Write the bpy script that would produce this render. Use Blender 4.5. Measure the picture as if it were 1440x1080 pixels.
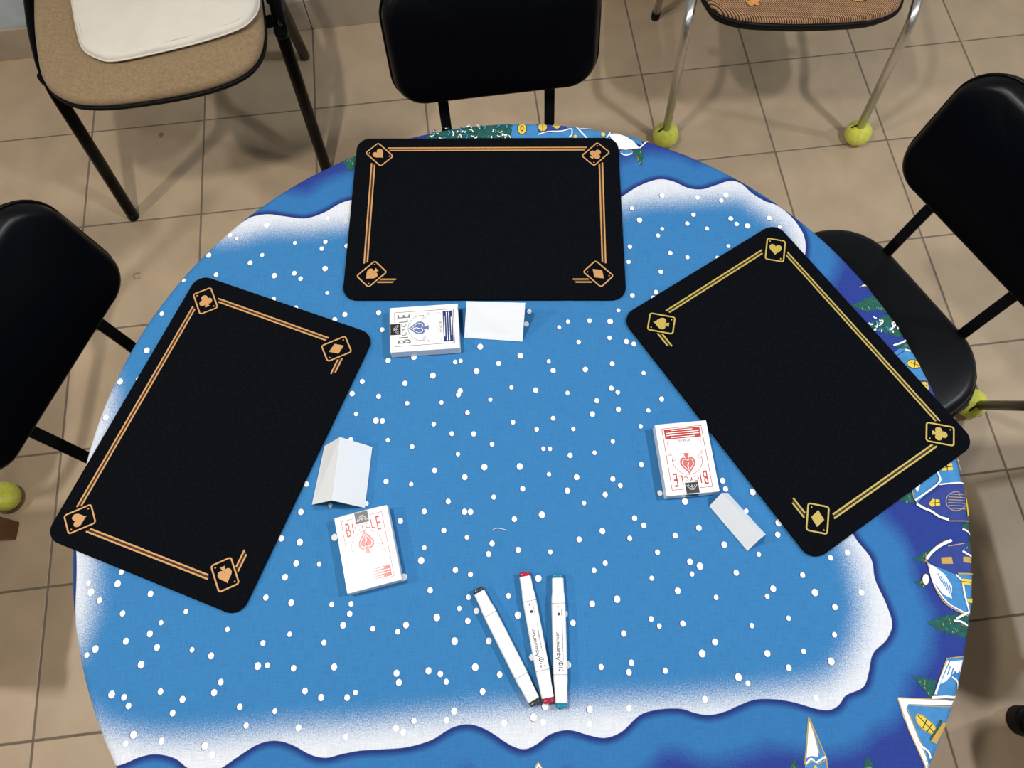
import bpy, bmesh, math, random
import numpy as np
from mathutils import Vector, Matrix
from mathutils.geometry import tessellate_polygon

for o in list(bpy.data.objects):
    bpy.data.objects.remove(o, do_unlink=True)
scene = bpy.context.scene
COL = scene.collection
random.seed(7)

# ------------------------------------------------------------------ camera
CAM = Vector((0.0, 0.0, 1.666))
PITCH, ROLL, F = 0.3641, -0.0384, 1061.5          # tilt from straight down, roll, focal length in px of 1440
cam_data = bpy.data.cameras.new('camera')
cam_data.sensor_width = 36.0
cam_data.lens = F / 1440 * 36.0
cam_data.clip_start = 0.05
cam = bpy.data.objects.new('camera', cam_data)
COL.objects.link(cam)
ROT = Matrix.Rotation(PITCH, 4, 'X') @ Matrix.Rotation(ROLL, 4, 'Z')
cam.matrix_world = Matrix.Translation(CAM) @ ROT
scene.camera = cam

# ------------------------------------------------------------------ world, exposure
world = bpy.data.worlds.new('world')
scene.world = world
world.use_nodes = True
world.node_tree.nodes['Background'].inputs[0].default_value = (0.80, 0.86, 0.95, 1)
world.node_tree.nodes['Background'].inputs[1].default_value = 0.25
vs = scene.view_settings
vs.view_transform = 'Standard'
vs.look = 'None'
vs.gamma = 1.0
vs.use_curve_mapping = False
vs.exposure = -0.85

# ceiling lamps of the room: x, y, watts, colour
LAMP_Z = 2.62
LAMPS = [(-0.58, 0.30, 42, (1.0, 0.955, 0.895)), (1.15, 0.25, 52, (0.935, 0.965, 1.0)),
         (-1.95, 0.12, 46, (1.0, 0.945, 0.865)), (2.95, 0.35, 50, (0.90, 0.955, 1.0)),
         (-0.75, -2.20, 16, (1.0, 0.97, 0.92)), (1.15, -2.05, 16, (1.0, 0.97, 0.92))]
LAMP_W, LAMP_L = 0.07, 0.17

TZ = 0.75                                          # top of the cloth
TC = Vector((0.003, 0.2212))                       # table centre
TR = 0.5480                                        # table radius
TILE_A = math.radians(4.739)                       # direction of the tile joints
TILE_P = 0.30387                                   # tile pitch
TILE_O = Vector((-0.81621, 1.44381))               # one joint crossing
EX = Vector((math.cos(TILE_A), math.sin(TILE_A)))
EY = Vector((-math.sin(TILE_A), math.cos(TILE_A)))


def at(px, py, z):
    """world point at height z that the photograph shows at pixel (px, py)"""
    d = ROT.to_3x3() @ Vector(((px - 720) / F, -(py - 540) / F, -1.0))
    t = (z - CAM.z) / d.z
    return CAM + d * t


# ------------------------------------------------------------------ materials
def s2l(c):
    return tuple(((v / 255) / 12.92 if v / 255 <= 0.04045 else ((v / 255 + 0.055) / 1.055) ** 2.4) for v in c)


MATS = {}


def mat(name, rgb=None, rough=0.6, lin=None, metal=0.0, noise=0.0, nscale=40.0, bump=0.0, bscale=200.0,
        coat=0.0, spec=0.5, sheen=0.0, rnd=0.0, ior=1.5):
    if name in MATS:
        return MATS[name]
    m = bpy.data.materials.new(name)
    m.use_nodes = True
    nt = m.node_tree
    b = nt.nodes['Principled BSDF']
    col = lin if lin else s2l(rgb)
    b.inputs['Base Color'].default_value = (*col, 1)
    b.inputs['Roughness'].default_value = rough
    b.inputs['Metallic'].default_value = metal
    b.inputs['Specular IOR Level'].default_value = spec
    b.inputs['IOR'].default_value = ior
    b.inputs['Coat Weight'].default_value = coat
    b.inputs['Coat Roughness'].default_value = 0.12
    b.inputs['Sheen Weight'].default_value = sheen
    tc = nt.nodes.new('ShaderNodeTexCoord')
    if noise or rnd:
        hv = nt.nodes.new('ShaderNodeHueSaturation')
        hv.inputs['Color'].default_value = (*col, 1)
        nz = nt.nodes.new('ShaderNodeTexNoise')
        nz.inputs['Scale'].default_value = nscale
        nz.inputs['Detail'].default_value = 5
        nt.links.new(tc.outputs['Object'], nz.inputs['Vector'])
        mr = nt.nodes.new('ShaderNodeMapRange')
        mr.inputs[1].default_value = 0.3
        mr.inputs[2].default_value = 0.7
        mr.inputs[3].default_value = 1 - noise
        mr.inputs[4].default_value = 1 + noise
        nt.links.new(nz.outputs['Fac'], mr.inputs[0])
        val = mr.outputs[0]
        if rnd:
            oi = nt.nodes.new('ShaderNodeObjectInfo')
            m2 = nt.nodes.new('ShaderNodeMapRange')
            m2.inputs[3].default_value = 1 - rnd
            m2.inputs[4].default_value = 1 + rnd
            nt.links.new(oi.outputs['Random'], m2.inputs[0])
            mu = nt.nodes.new('ShaderNodeMath')
            mu.operation = 'MULTIPLY'
            nt.links.new(val, mu.inputs[0])
            nt.links.new(m2.outputs[0], mu.inputs[1])
            val = mu.outputs[0]
        nt.links.new(val, hv.inputs['Value'])
        nt.links.new(hv.outputs[0], b.inputs['Base Color'])
    if bump:
        nb = nt.nodes.new('ShaderNodeTexNoise')
        nb.inputs['Scale'].default_value = bscale
        nb.inputs['Detail'].default_value = 4
        nt.links.new(tc.outputs['Object'], nb.inputs['Vector'])
        bp = nt.nodes.new('ShaderNodeBump')
        bp.inputs['Strength'].default_value = bump
        bp.inputs['Distance'].default_value = 0.002
        nt.links.new(nb.outputs['Fac'], bp.inputs['Height'])
        nt.links.new(bp.outputs[0], b.inputs['Normal'])
    MATS[name] = m
    return m


M_TILE = mat('ceramic_tile', lin=(0.47, 0.350, 0.232), rough=0.42, noise=0.10, nscale=9, bump=0.08, bscale=350, rnd=0.035)
M_GROUT = mat('grout', lin=(0.185, 0.148, 0.112), rough=0.9, noise=0.15, nscale=30)
M_WALL = mat('wall_paint', lin=(0.42, 0.47, 0.50), rough=0.85, noise=0.05, nscale=25, bump=0.15, bscale=120)
M_SKIRT = mat('skirting_tile', lin=(0.40, 0.33, 0.25), rough=0.45, noise=0.10, nscale=12)
M_CEIL = mat('ceiling_paint', lin=(0.75, 0.75, 0.73), rough=0.9)
M_VINYL = mat('black_vinyl', lin=(0.0014, 0.0016, 0.0024), rough=0.32, bump=0.06, bscale=700, spec=0.24)
M_BLACKM = mat('black_metal', lin=(0.0018, 0.0018, 0.0018), rough=0.18, spec=0.5, ior=1.13)
M_BAR = mat('black_steel_bar', lin=(0.006, 0.006, 0.0065), rough=0.30, spec=0.5)
M_BLACKP = mat('black_plastic', lin=(0.004, 0.004, 0.004), rough=0.5, ior=1.25)
M_CHROME = mat('chrome', lin=(0.60, 0.585, 0.56), rough=0.34, metal=1.0)
M_TUBE = mat('dull_tube', lin=(0.060, 0.047, 0.038), rough=0.42, metal=0.4)
M_BALL = mat('tennis_felt', lin=(0.66, 0.66, 0.085), rough=0.95, noise=0.12, nscale=120, bump=0.35, bscale=500, sheen=0.15)
M_BALLSEAM = mat('tennis_seam', lin=(0.62, 0.64, 0.35), rough=0.9)
M_DARKHOLE = mat('slit_dark', lin=(0.02, 0.018, 0.008), rough=0.9)
M_CREAM = mat('cream_cotton', lin=(0.68, 0.635, 0.56), rough=0.92, noise=0.04, nscale=18, bump=0.3, bscale=60, sheen=0.1)
M_WOOD = mat('brown_wood', lin=(0.16, 0.062, 0.022), rough=0.5, noise=0.25, nscale=14)
M_DWOOD = mat('dark_wood', lin=(0.09, 0.035, 0.022), rough=0.5, noise=0.25, nscale=14)
M_TABLE = mat('table_board', lin=(0.35, 0.25, 0.15), rough=0.5, noise=0.12, nscale=8)
M_MAT = mat('mat_felt', lin=(0.0030, 0.0038, 0.0056), rough=0.95, noise=0.25, nscale=300, bump=0.15, bscale=900, spec=0.03)
M_COPPER = mat('copper_thread', lin=(0.50, 0.255, 0.085), rough=0.62, noise=0.14, nscale=900)
M_COPPERD = mat('copper_gap', lin=(0.030, 0.010, 0.003), rough=0.8)
M_GOLD = mat('gold_thread', lin=(0.45, 0.33, 0.062), rough=0.6, noise=0.14, nscale=900)
M_GOLDD = mat('gold_gap', lin=(0.025, 0.018, 0.003), rough=0.8)
M_CARD = mat('white_card', lin=(0.84, 0.86, 0.88), rough=0.55)
M_BOX = mat('card_box_white', lin=(0.84, 0.84, 0.845), rough=0.38, coat=0.16)
M_REDINK = mat('red_ink', lin=(0.42, 0.020, 0.018), rough=0.40, coat=0.16)
M_PINKINK = mat('pale_red_ink', lin=(0.55, 0.11, 0.10), rough=0.40, coat=0.16)
M_NAVYINK = mat('navy_ink', lin=(0.012, 0.028, 0.14), rough=0.40, coat=0.16)
M_STEELINK = mat('steel_blue_ink', lin=(0.10, 0.16, 0.36), rough=0.40, coat=0.16)
M_GREYINK = mat('grey_ink', lin=(0.14, 0.14, 0.15), rough=0.40, coat=0.16)
M_PALEINK = mat('pale_grey_ink', lin=(0.50, 0.50, 0.52), rough=0.40, coat=0.16)
M_SEAL = mat('black_seal', lin=(0.012, 0.012, 0.012), rough=0.35)
M_PENW = mat('pen_white', lin=(0.86, 0.86, 0.855), rough=0.30, coat=0.2)
M_INK = mat('pen_print', lin=(0.012, 0.012, 0.014), rough=0.4)
M_SEAM = mat('pen_seam', lin=(0.28, 0.28, 0.28), rough=0.5)
M_PBLACK = mat('pen_end_charcoal', lin=(0.03, 0.035, 0.036), rough=0.25)
M_PRED = mat('pen_end_crimson', lin=(0.38, 0.012, 0.05), rough=0.22)
M_PTEAL = mat('pen_end_teal', lin=(0.01, 0.20, 0.33), rough=0.22)
M_DOT = mat('print_white', lin=(0.80, 0.81, 0.83), rough=0.9)
M_PGREEN = mat('print_green', lin=(0.006, 0.085, 0.065), rough=0.9, noise=0.35, nscale=260)
M_PGOLD = mat('print_gold', lin=(0.42, 0.29, 0.09), rough=0.9)
M_PYEL = mat('print_yellow', lin=(0.66, 0.50, 0.06), rough=0.9)
M_POCHRE = mat('print_ochre', lin=(0.50, 0.30, 0.065), rough=0.9)
M_PLBLUE = mat('print_light_blue', lin=(0.042, 0.205, 0.46), rough=0.9, noise=0.12, nscale=120)
M_PDBLUE = mat('print_dark_blue', lin=(0.021, 0.042, 0.225), rough=0.9, noise=0.10, nscale=120)
M_PBLACK2 = mat('print_outline', lin=(0.02, 0.02, 0.03), rough=0.9)
M_RUST = mat('rust_stain', lin=(0.33, 0.15, 0.055), rough=0.7, noise=0.3, nscale=200)
M_THREAD = mat('white_thread', lin=(0.8, 0.8, 0.8), rough=0.9)


def lnk(nt, a, b):
    nt.links.new(a, b)


def fabric_mat(name, c1, c2, scale=420.0, angle=0.6, fleck=60.0, rib=0.35):
    """upholstery: fine diagonal rib between two yarn colours, soft wear"""
    m = bpy.data.materials.new(name)
    m.use_nodes = True
    nt = m.node_tree
    b = nt.nodes['Principled BSDF']
    b.inputs['Roughness'].default_value = 0.95
    b.inputs['Specular IOR Level'].default_value = 0.15
    b.inputs['Sheen Weight'].default_value = 0.15
    tc = nt.nodes.new('ShaderNodeTexCoord')
    mp = nt.nodes.new('ShaderNodeMapping')
    mp.inputs['Rotation'].default_value = (0, 0, angle)
    lnk(nt, tc.outputs['Object'], mp.inputs['Vector'])
    wv = nt.nodes.new('ShaderNodeTexWave')
    wv.inputs['Scale'].default_value = scale
    wv.inputs['Distortion'].default_value = 0.5
    wv.inputs['Detail'].default_value = 2
    lnk(nt, mp.outputs[0], wv.inputs['Vector'])
    mx = nt.nodes.new('ShaderNodeMix')
    mx.data_type = 'RGBA'
    mx.inputs[6].default_value = (*c1, 1)
    mx.inputs[7].default_value = (*c2, 1)
    lnk(nt, wv.outputs['Fac'], mx.inputs[0])
    nz = nt.nodes.new('ShaderNodeTexNoise')
    nz.inputs['Scale'].default_value = fleck
    nz.inputs['Detail'].default_value = 6
    lnk(nt, tc.outputs['Object'], nz.inputs['Vector'])
    hv = nt.nodes.new('ShaderNodeHueSaturation')
    mr = nt.nodes.new('ShaderNodeMapRange')
    mr.inputs[1].default_value = 0.3
    mr.inputs[2].default_value = 0.7
    mr.inputs[3].default_value = 0.82
    mr.inputs[4].default_value = 1.15
    lnk(nt, nz.outputs['Fac'], mr.inputs[0])
    lnk(nt, mr.outputs[0], hv.inputs['Value'])
    lnk(nt, mx.outputs[2], hv.inputs['Color'])
    lnk(nt, hv.outputs[0], b.inputs['Base Color'])
    bp = nt.nodes.new('ShaderNodeBump')
    bp.inputs['Strength'].default_value = rib
    bp.inputs['Distance'].default_value = 0.001
    lnk(nt, wv.outputs['Fac'], bp.inputs['Height'])
    lnk(nt, bp.outputs[0], b.inputs['Normal'])
    return m


M_BEIGE = fabric_mat('beige_velour', (0.262, 0.182, 0.102), (0.292, 0.205, 0.116), 240.0, 0.3, 170.0, 0.12)
M_RUST_WEAVE = fabric_mat('brown_ribbed_weave', (0.020, 0.009, 0.005), (0.52, 0.29, 0.15), 88.0, -0.75)
M_FOAM = mat('torn_orange_foam', lin=(0.62, 0.27, 0.07), rough=0.95, noise=0.2, nscale=150)


def cloth_material():
    """printed cotton: the colour follows the attribute 'wave', the distance from the printed snow line"""
    m = bpy.data.materials.new('printed_cotton')
    m.use_nodes = True
    nt = m.node_tree
    N = nt.nodes.new
    b = nt.nodes['Principled BSDF']
    b.inputs['Roughness'].default_value = 0.92
    b.inputs['Specular IOR Level'].default_value = 0.15
    at_ = N('ShaderNodeAttribute')
    at_.attribute_name = 'wave'
    tc = N('ShaderNodeTexCoord')
    nz = N('ShaderNodeTexNoise')
    nz.inputs['Scale'].default_value = 700
    nz.inputs['Detail'].default_value = 2
    lnk(nt, tc.outputs['Object'], nz.inputs['Vector'])
    n2 = N('ShaderNodeTexNoise')
    n2.inputs['Scale'].default_value = 14
    n2.inputs['Detail'].default_value = 3
    lnk(nt, tc.outputs['Object'], n2.inputs['Vector'])

    def math_(op, a, bb, c=None):
        n = N('ShaderNodeMath')
        n.operation = op
        for i, v in enumerate((a, bb, c)):
            if v is None:
                continue
            if isinstance(v, (int, float)):
                n.inputs[i].default_value = v
            else:
                lnk(nt, v, n.inputs[i])
        return n.outputs[0]
    d = at_.outputs['Fac']
    at2 = N('ShaderNodeAttribute')
    at2.attribute_name = 'fade'
    ab = math_('ABSOLUTE', d, 0)
    amp = math_('MULTIPLY', math_('MINIMUM', math_('MAXIMUM', math_('SUBTRACT', ab, 0.008), 0.0), 0.03), 0.7)
    grain = math_('SUBTRACT', nz.outputs['Fac'], 0.5)
    slow = math_('MULTIPLY', math_('SUBTRACT', n2.outputs['Fac'], 0.5), amp)
    d3 = math_('ADD', math_('ADD', d, math_('MULTIPLY', grain, amp)), slow)
    t = math_('DIVIDE', math_('ADD', d3, 0.12), 0.12)
    deep, mid, navy = (0.022, 0.044, 0.235), (0.030, 0.150, 0.375), (0.015, 0.033, 0.165)
    white, blue = (0.64, 0.665, 0.715), (0.036, 0.176, 0.400)

    def ramp(fac, stops):
        cr = N('ShaderNodeValToRGB')
        e = cr.color_ramp.elements
        while len(e) > 1:
            e.remove(e[-1])
        e[0].position = stops[0][0]
        e[0].color = (*stops[0][1], 1)
        for p_, c in stops[1:]:
            el = e.new(min(1.0, p_))
            el.color = (*c, 1)
        lnk(nt, fac, cr.inputs[0])
        return cr.outputs[0]
    outer = ramp(t, [((v + 0.12) / 0.12, c) for v, c in ((-0.12, deep), (-0.056, deep), (-0.033, mid), (-0.009, mid), (-0.0022, navy), (0.0, navy))])
    # snow: soft speckled edge towards the blue field
    t2 = math_('DIVIDE', math_('ADD', math_('ADD', at2.outputs['Fac'], math_('MULTIPLY', grain, 0.050)), 0.035), 0.07)
    mixc = lambda k: tuple(a * (1 - k) + b * k for a, b in zip(white, blue))
    inner = ramp(t2, [(0.0, white), (0.26, mixc(0.06)), (0.42, mixc(0.32)), (0.58, mixc(0.72)), (0.74, mixc(0.95)), (0.85, blue)])
    sel = N('ShaderNodeMix')
    sel.data_type = 'RGBA'
    lnk(nt, math_('MINIMUM', math_('MAXIMUM', math_('DIVIDE', d, 0.0007), 0.0), 1.0), sel.inputs[0])
    lnk(nt, outer, sel.inputs[6])
    lnk(nt, inner, sel.inputs[7])
    # weave: streaky thread tint
    mp = N('ShaderNodeMapping')
    mp.inputs['Scale'].default_value = (900, 60, 60)
    lnk(nt, tc.outputs['Object'], mp.inputs['Vector'])
    w1 = N('ShaderNodeTexNoise')
    w1.inputs['Scale'].default_value = 1
    lnk(nt, mp.outputs[0], w1.inputs['Vector'])
    mp2 = N('ShaderNodeMapping')
    mp2.inputs['Scale'].default_value = (60, 900, 60)
    lnk(nt, tc.outputs['Object'], mp2.inputs['Vector'])
    w2 = N('ShaderNodeTexNoise')
    w2.inputs['Scale'].default_value = 1
    lnk(nt, mp2.outputs[0], w2.inputs['Vector'])
    wsum = math_('ADD', w1.outputs['Fac'], w2.outputs['Fac'])
    val = math_('ADD', math_('MULTIPLY', math_('SUBTRACT', wsum, 1.0), 0.34), 1.0)
    hv = N('ShaderNodeHueSaturation')
    lnk(nt, sel.outputs[2], hv.inputs['Color'])
    lnk(nt, val, hv.inputs['Value'])
    lnk(nt, hv.outputs[0], b.inputs['Base Color'])
    bp = N('ShaderNodeBump')
    bp.inputs['Strength'].default_value = 0.25
    bp.inputs['Distance'].default_value = 0.0006
    lnk(nt, wsum, bp.inputs['Height'])
    lnk(nt, bp.outputs[0], b.inputs['Normal'])
    return m


M_CLOTH = cloth_material()


# ------------------------------------------------------------------ object helpers
def link_mesh(name, verts, faces, material, parent=None, smooth=False):
    me = bpy.data.meshes.new(name)
    me.from_pydata([tuple(v) for v in verts], [], faces)
    me.update()
    mats = material if isinstance(material, (list, tuple)) else [material]
    for mm in mats:
        me.materials.append(mm)
    if smooth:
        me.polygons.foreach_set('use_smooth', [True] * len(me.polygons))
    o = bpy.data.objects.new(name, me)
    COL.objects.link(o)
    if parent is not None:
        o.parent = parent
    return o


def fix_normals(o):
    bm = bmesh.new()
    bm.from_mesh(o.data)
    bmesh.ops.recalc_face_normals(bm, faces=bm.faces)
    bm.to_mesh(o.data)
    bm.free()
    return o


def thing(name, label, cat, loc=(0, 0, 0), rotz=0.0, group=None):
    o = bpy.data.objects.new(name, None)
    COL.objects.link(o)
    o.empty_display_size = 0.05
    o.location = loc
    o.rotation_euler = (0, 0, rotz)
    return tag(o, label, cat, group)


def tag(o, label=None, cat=None, group=None, kind=None):
    if label:
        o['label'] = label
    if cat:
        o['category'] = cat
    if group:
        o['group'] = group
    if kind:
        o['kind'] = kind
    return o


def box_data(cx, cy, cz, sx, sy, sz, bev=0.0, seg=2):
    bm = bmesh.new()
    bmesh.ops.create_cube(bm, size=1.0, matrix=Matrix.Translation((cx, cy, cz)) @ Matrix.Diagonal((sx, sy, sz, 1)))
    if bev:
        bmesh.ops.bevel(bm, geom=list(bm.edges), offset=bev, segments=seg, affect='EDGES', profile=0.5)
    return bm


def bm_obj(name, bm, material, parent=None, smooth=False):
    me = bpy.data.meshes.new(name)
    bm.to_mesh(me)
    bm.free()
    for mm in (material if isinstance(material, (list, tuple)) else [material]):
        me.materials.append(mm)
    if smooth:
        me.polygons.foreach_set('use_smooth', [True] * len(me.polygons))
    o = bpy.data.objects.new(name, me)
    COL.objects.link(o)
    if parent is not None:
        o.parent = parent
    return o


def box(name, c, s, material, parent=None, bev=0.0):
    return bm_obj(name, box_data(*c, *s, bev), material, parent)


def rounded_path(pts, rad, n=6):
    """polyline with its inner corners rounded"""
    P = [Vector(p) for p in pts]
    out = [P[0]]
    for i in range(1, len(P) - 1):
        a, b, c = P[i - 1], P[i], P[i + 1]
        r = min(rad, (a - b).length * 0.48, (c - b).length * 0.48)
        p0 = b + (a - b).normalized() * r
        p1 = b + (c - b).normalized() * r
        for k in range(n + 1):
            t = k / n
            out.append(p0 * (1 - t) ** 2 + b * 2 * t * (1 - t) + p1 * t * t)
    out.append(P[-1])
    return out


def sweep(name, pts, prof, material, parent=None, smooth=True, up=Vector((0, 0, 1)), cap=True):
    """sweep a closed 2D profile along a 3D path"""
    P = [Vector(p) for p in pts]
    n = len(prof)
    V, Fc = [], []
    t0 = (P[1] - P[0]).normalized()
    ref = up if abs(t0.dot(up)) < 0.95 else Vector((0, 1, 0))
    x = t0.cross(ref).normalized()
    for i, p in enumerate(P):
        if i == 0:
            t = t0
        elif i == len(P) - 1:
            t = (P[i] - P[i - 1]).normalized()
        else:
            t = ((P[i] - P[i - 1]).normalized() + (P[i + 1] - P[i]).normalized()).normalized()
        x = (x - t * x.dot(t)).normalized()
        y = t.cross(x)
        for (a, b) in prof:
            V.append(p + x * a + y * b)
    for i in range(len(P) - 1):
        for k in range(n):
            Fc.append((i * n + k, i * n + (k + 1) % n, (i + 1) * n + (k + 1) % n, (i + 1) * n + k))
    if cap:
        Fc.append(tuple(range(n - 1, -1, -1)))
        Fc.append(tuple((len(P) - 1) * n + k for k in range(n)))
    o = link_mesh(name, V, Fc, material, parent, smooth)
    fix_normals(o)
    if cap and smooth:
        for p in o.data.polygons:
            if len(p.vertices) > 4:
                p.use_smooth = False
    return o


def circ(r, n=14, ry=None):
    ry = r if ry is None else ry
    return [(r * math.cos(2 * math.pi * k / n), ry * math.sin(2 * math.pi * k / n)) for k in range(n)]


def rrect(w, h, r, n=5):
    out = []
    for sx, sy, a0 in ((1, 1, 0), (-1, 1, 90), (-1, -1, 180), (1, -1, 270)):
        for k in range(n + 1):
            a = math.radians(a0 + 90 * k / n)
            out.append((sx * (w / 2 - r) + r * math.cos(a), sy * (h / 2 - r) + r * math.sin(a)))
    return out


def inset_poly(P, d):
    """move a closed counter-clockwise polygon inwards by d"""
    n = len(P)
    out = []
    for i in range(n):
        a, b, c = Vector(P[i - 1]), Vector(P[i]), Vector(P[(i + 1) % n])
        e1, e2 = (b - a), (c - b)
        nn = Vector((0.0, 0.0))
        if e1.length > 1e-9:
            e1 = e1.normalized()
            nn += Vector((-e1.y, e1.x))
        if e2.length > 1e-9:
            e2 = e2.normalized()
            nn += Vector((-e2.y, e2.x))
        nn = nn.normalized()
        out.append(b + nn * d)
    return out


def loft(name, rings, material, parent=None, smooth=True, close=True):
    n = len(rings[0])
    V = [v for r in rings for v in r]
    Fc = []
    for i in range(len(rings) - 1):
        for k in range(n):
            Fc.append((i * n + k, i * n + (k + 1) % n, (i + 1) * n + (k + 1) % n, (i + 1) * n + k))
    if close:
        Fc.append(tuple(range(n - 1, -1, -1)))
        Fc.append(tuple((len(rings) - 1) * n + k for k in range(n)))
    o = link_mesh(name, V, Fc, material, parent, smooth)
    return fix_normals(o)


def cushion(name, outline, z0, z1, rim, dome, material, parent=None, warp=None):
    """upholstered pad: outline (ccw, 2D), flat underside z0, soft rim, slightly domed top z1+dome"""
    rings = []
    cx = sum(p[0] for p in outline) / len(outline)
    cy = sum(p[1] for p in outline) / len(outline)

    def ring(ins, z, shrink=1.0):
        q = inset_poly(outline, ins)
        return [Vector((cx + (p[0] - cx) * shrink, cy + (p[1] - cy) * shrink, z)) for p in q]
    rings.append(ring(rim * 0.8, z0))
    rings.append(ring(rim * 0.2, z0 + 0.002))
    rings.append(ring(0, z0 + (z1 - z0) * 0.35))
    for k in range(1, 6):
        a = k / 5 * math.pi / 2
        rings.append(ring(rim * (1 - math.cos(a)), z0 + (z1 - z0) * (0.35 + 0.65 * math.sin(a))))
    base = ring(rim, z1)
    for s in (0.9, 0.75, 0.55, 0.3, 0.1):
        rings.append([Vector((cx + (p.x - cx) * s, cy + (p.y - cy) * s, z1 + dome * (1 - s * s))) for p in base])
    if warp:
        rings = [[warp(v) for v in r] for r in rings]
    return loft(name, rings, material, parent)


def smooth_closed(P, n=6):
    """Catmull-Rom through a closed list of 2D points"""
    out = []
    m = len(P)
    for i in range(m):
        p0, p1, p2, p3 = (Vector(P[(i + j - 1) % m]) for j in range(4))
        for k in range(n):
            t = k / n
            out.append(0.5 * ((2 * p1) + (p2 - p0) * t + (2 * p0 - 5 * p1 + 4 * p2 - p3) * t * t + (3 * p1 - p0 - 3 * p2 + p3) * t ** 3))
    return out


def smooth_open(P, n=6):
    P = [Vector(p) for p in P]
    Q = [2 * P[0] - P[1]] + P + [2 * P[-1] - P[-2]]
    out = []
    for i in range(1, len(Q) - 2):
        p0, p1, p2, p3 = Q[i - 1], Q[i], Q[i + 1], Q[i + 2]
        for k in range(n):
            t = k / n
            out.append(0.5 * ((2 * p1) + (p2 - p0) * t + (2 * p0 - 5 * p1 + 4 * p2 - p3) * t * t + (3 * p1 - p0 - 3 * p2 + p3) * t ** 3))
    out.append(P[-1])
    return out


def ccw(P):
    a = sum(P[i - 1][0] * P[i][1] - P[i][0] * P[i - 1][1] for i in range(len(P)))
    return list(P) if a > 0 else list(reversed(P))


class Flat:
    """collects flat printed shapes (2D, metres) at a small height"""

    def __init__(self):
        self.v, self.f = [], []

    def poly(self, P, z=0.0):
        P = [Vector((p[0], p[1], 0)) for p in ccw(P)]
        b = len(self.v)
        self.v += [(p.x, p.y, z) for p in P]
        for t in tessellate_polygon([P]):
            self.f.append(tuple(b + i for i in t))
        return self

    def stroke(self, P, w, z=0.0, closed=False):
        P = [Vector((p[0], p[1])) for p in P]
        n = len(P)
        L, R = [], []
        for i in range(n):
            if closed:
                a, c = P[i - 1], P[(i + 1) % n]
            else:
                a, c = P[max(0, i - 1)], P[min(n - 1, i + 1)]
            e1 = P[i] - a if (P[i] - a).length > 1e-9 else c - P[i]
            e2 = c - P[i] if (c - P[i]).length > 1e-9 else P[i] - a
            e1, e2 = e1.normalized(), e2.normalized()
            nn = Vector((-(e1.y + e2.y), e1.x + e2.x))
            nn = nn.normalized() if nn.length > 1e-6 else Vector((-e1.y, e1.x))
            k = max(0.5, nn.dot(Vector((-e1.y, e1.x))))
            L.append(P[i] + nn * (w / 2 / k))
            R.append(P[i] - nn * (w / 2 / k))
        b = len(self.v)
        for l, r in zip(L, R):
            self.v += [(l.x, l.y, z), (r.x, r.y, z)]
        for i in range(n if closed else n - 1):
            j = (i + 1) % n
            self.f.append((b + 2 * i, b + 2 * i + 1, b + 2 * j + 1, b + 2 * j))
        return self

    def disc(self, x, y, r, z=0.0, n=12, ry=None):
        ry = r if ry is None else ry
        b = len(self.v)
        self.v += [(x + r * math.cos(2 * math.pi * k / n), y + ry * math.sin(2 * math.pi * k / n), z) for k in range(n)]
        self.f.append(tuple(b + k for k in range(n)))
        return self

    def text(self, s, x, y, sx, sy, rot=0.0, z=0.0, align='CENTER'):
        verts, faces = text_geo(s, align)
        b = len(self.v)
        c, q = math.cos(rot), math.sin(rot)
        for (vx, vy) in verts:
            vx, vy = vx * sx, vy * sy
            self.v.append((x + c * vx - q * vy, y + q * vx + c * vy, z))
        self.f += [tuple(b + i for i in f) for f in faces]
        return self

    def build(self, name, material, parent=None, fn=None):
        V = [fn(v) for v in self.v] if fn else self.v
        o = link_mesh(name, V, self.f, material, parent)
        bm = bmesh.new()
        bm.from_mesh(o.data)
        bm.normal_update()
        for f in bm.faces:
            if f.normal.z < 0:
                f.normal_flip()
        bm.to_mesh(o.data)
        bm.free()
        return o


_TXT = {}


def text_geo(s, align='CENTER'):
    key = (s, align)
    if key not in _TXT:
        cu = bpy.data.curves.new('tmp_text', 'FONT')
        cu.body = s
        cu.align_x = align
        cu.align_y = 'BOTTOM_BASELINE'
        cu.resolution_u = 3
        ob = bpy.data.objects.new('tmp_text', cu)
        COL.objects.link(ob)
        dg = bpy.context.evaluated_depsgraph_get()
        me = ob.evaluated_get(dg).to_mesh()
        verts = [(v.co.x, v.co.y) for v in me.vertices]
        faces = [tuple(p.vertices) for p in me.polygons]
        ob.evaluated_get(dg).to_mesh_clear()
        bpy.data.objects.remove(ob, do_unlink=True)
        bpy.data.curves.remove(cu)
        _TXT[key] = (verts, faces)
    return _TXT[key]


def copy_tree(o, parent=None):
    c = o.copy()
    COL.objects.link(c)
    c.parent = parent
    if parent is not None:
        c.matrix_parent_inverse = o.matrix_parent_inverse.copy()
    for ch in [x for x in bpy.data.objects if x.parent == o]:
        copy_tree(ch, c)
    return c


# ------------------------------------------------------------------ the room
def room_pt(u, v, z=0.0):
    p = EX * u + EY * v
    return Vector((p.x, p.y, z))


U0, U1, V0, V1, CEIL = -3.9, 4.1, -3.4, 1.802, 2.72


def room_box(name, u0, u1, v0, v1, z0, z1, material, parent=None, bev=0.0):
    o = box(name, (0, 0, 0), (u1 - u0, v1 - v0, z1 - z0), material, parent, bev)
    o.location = room_pt((u0 + u1) / 2, (v0 + v1) / 2, (z0 + z1) / 2)
    o.rotation_euler = (0, 0, TILE_A)
    return o


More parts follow.
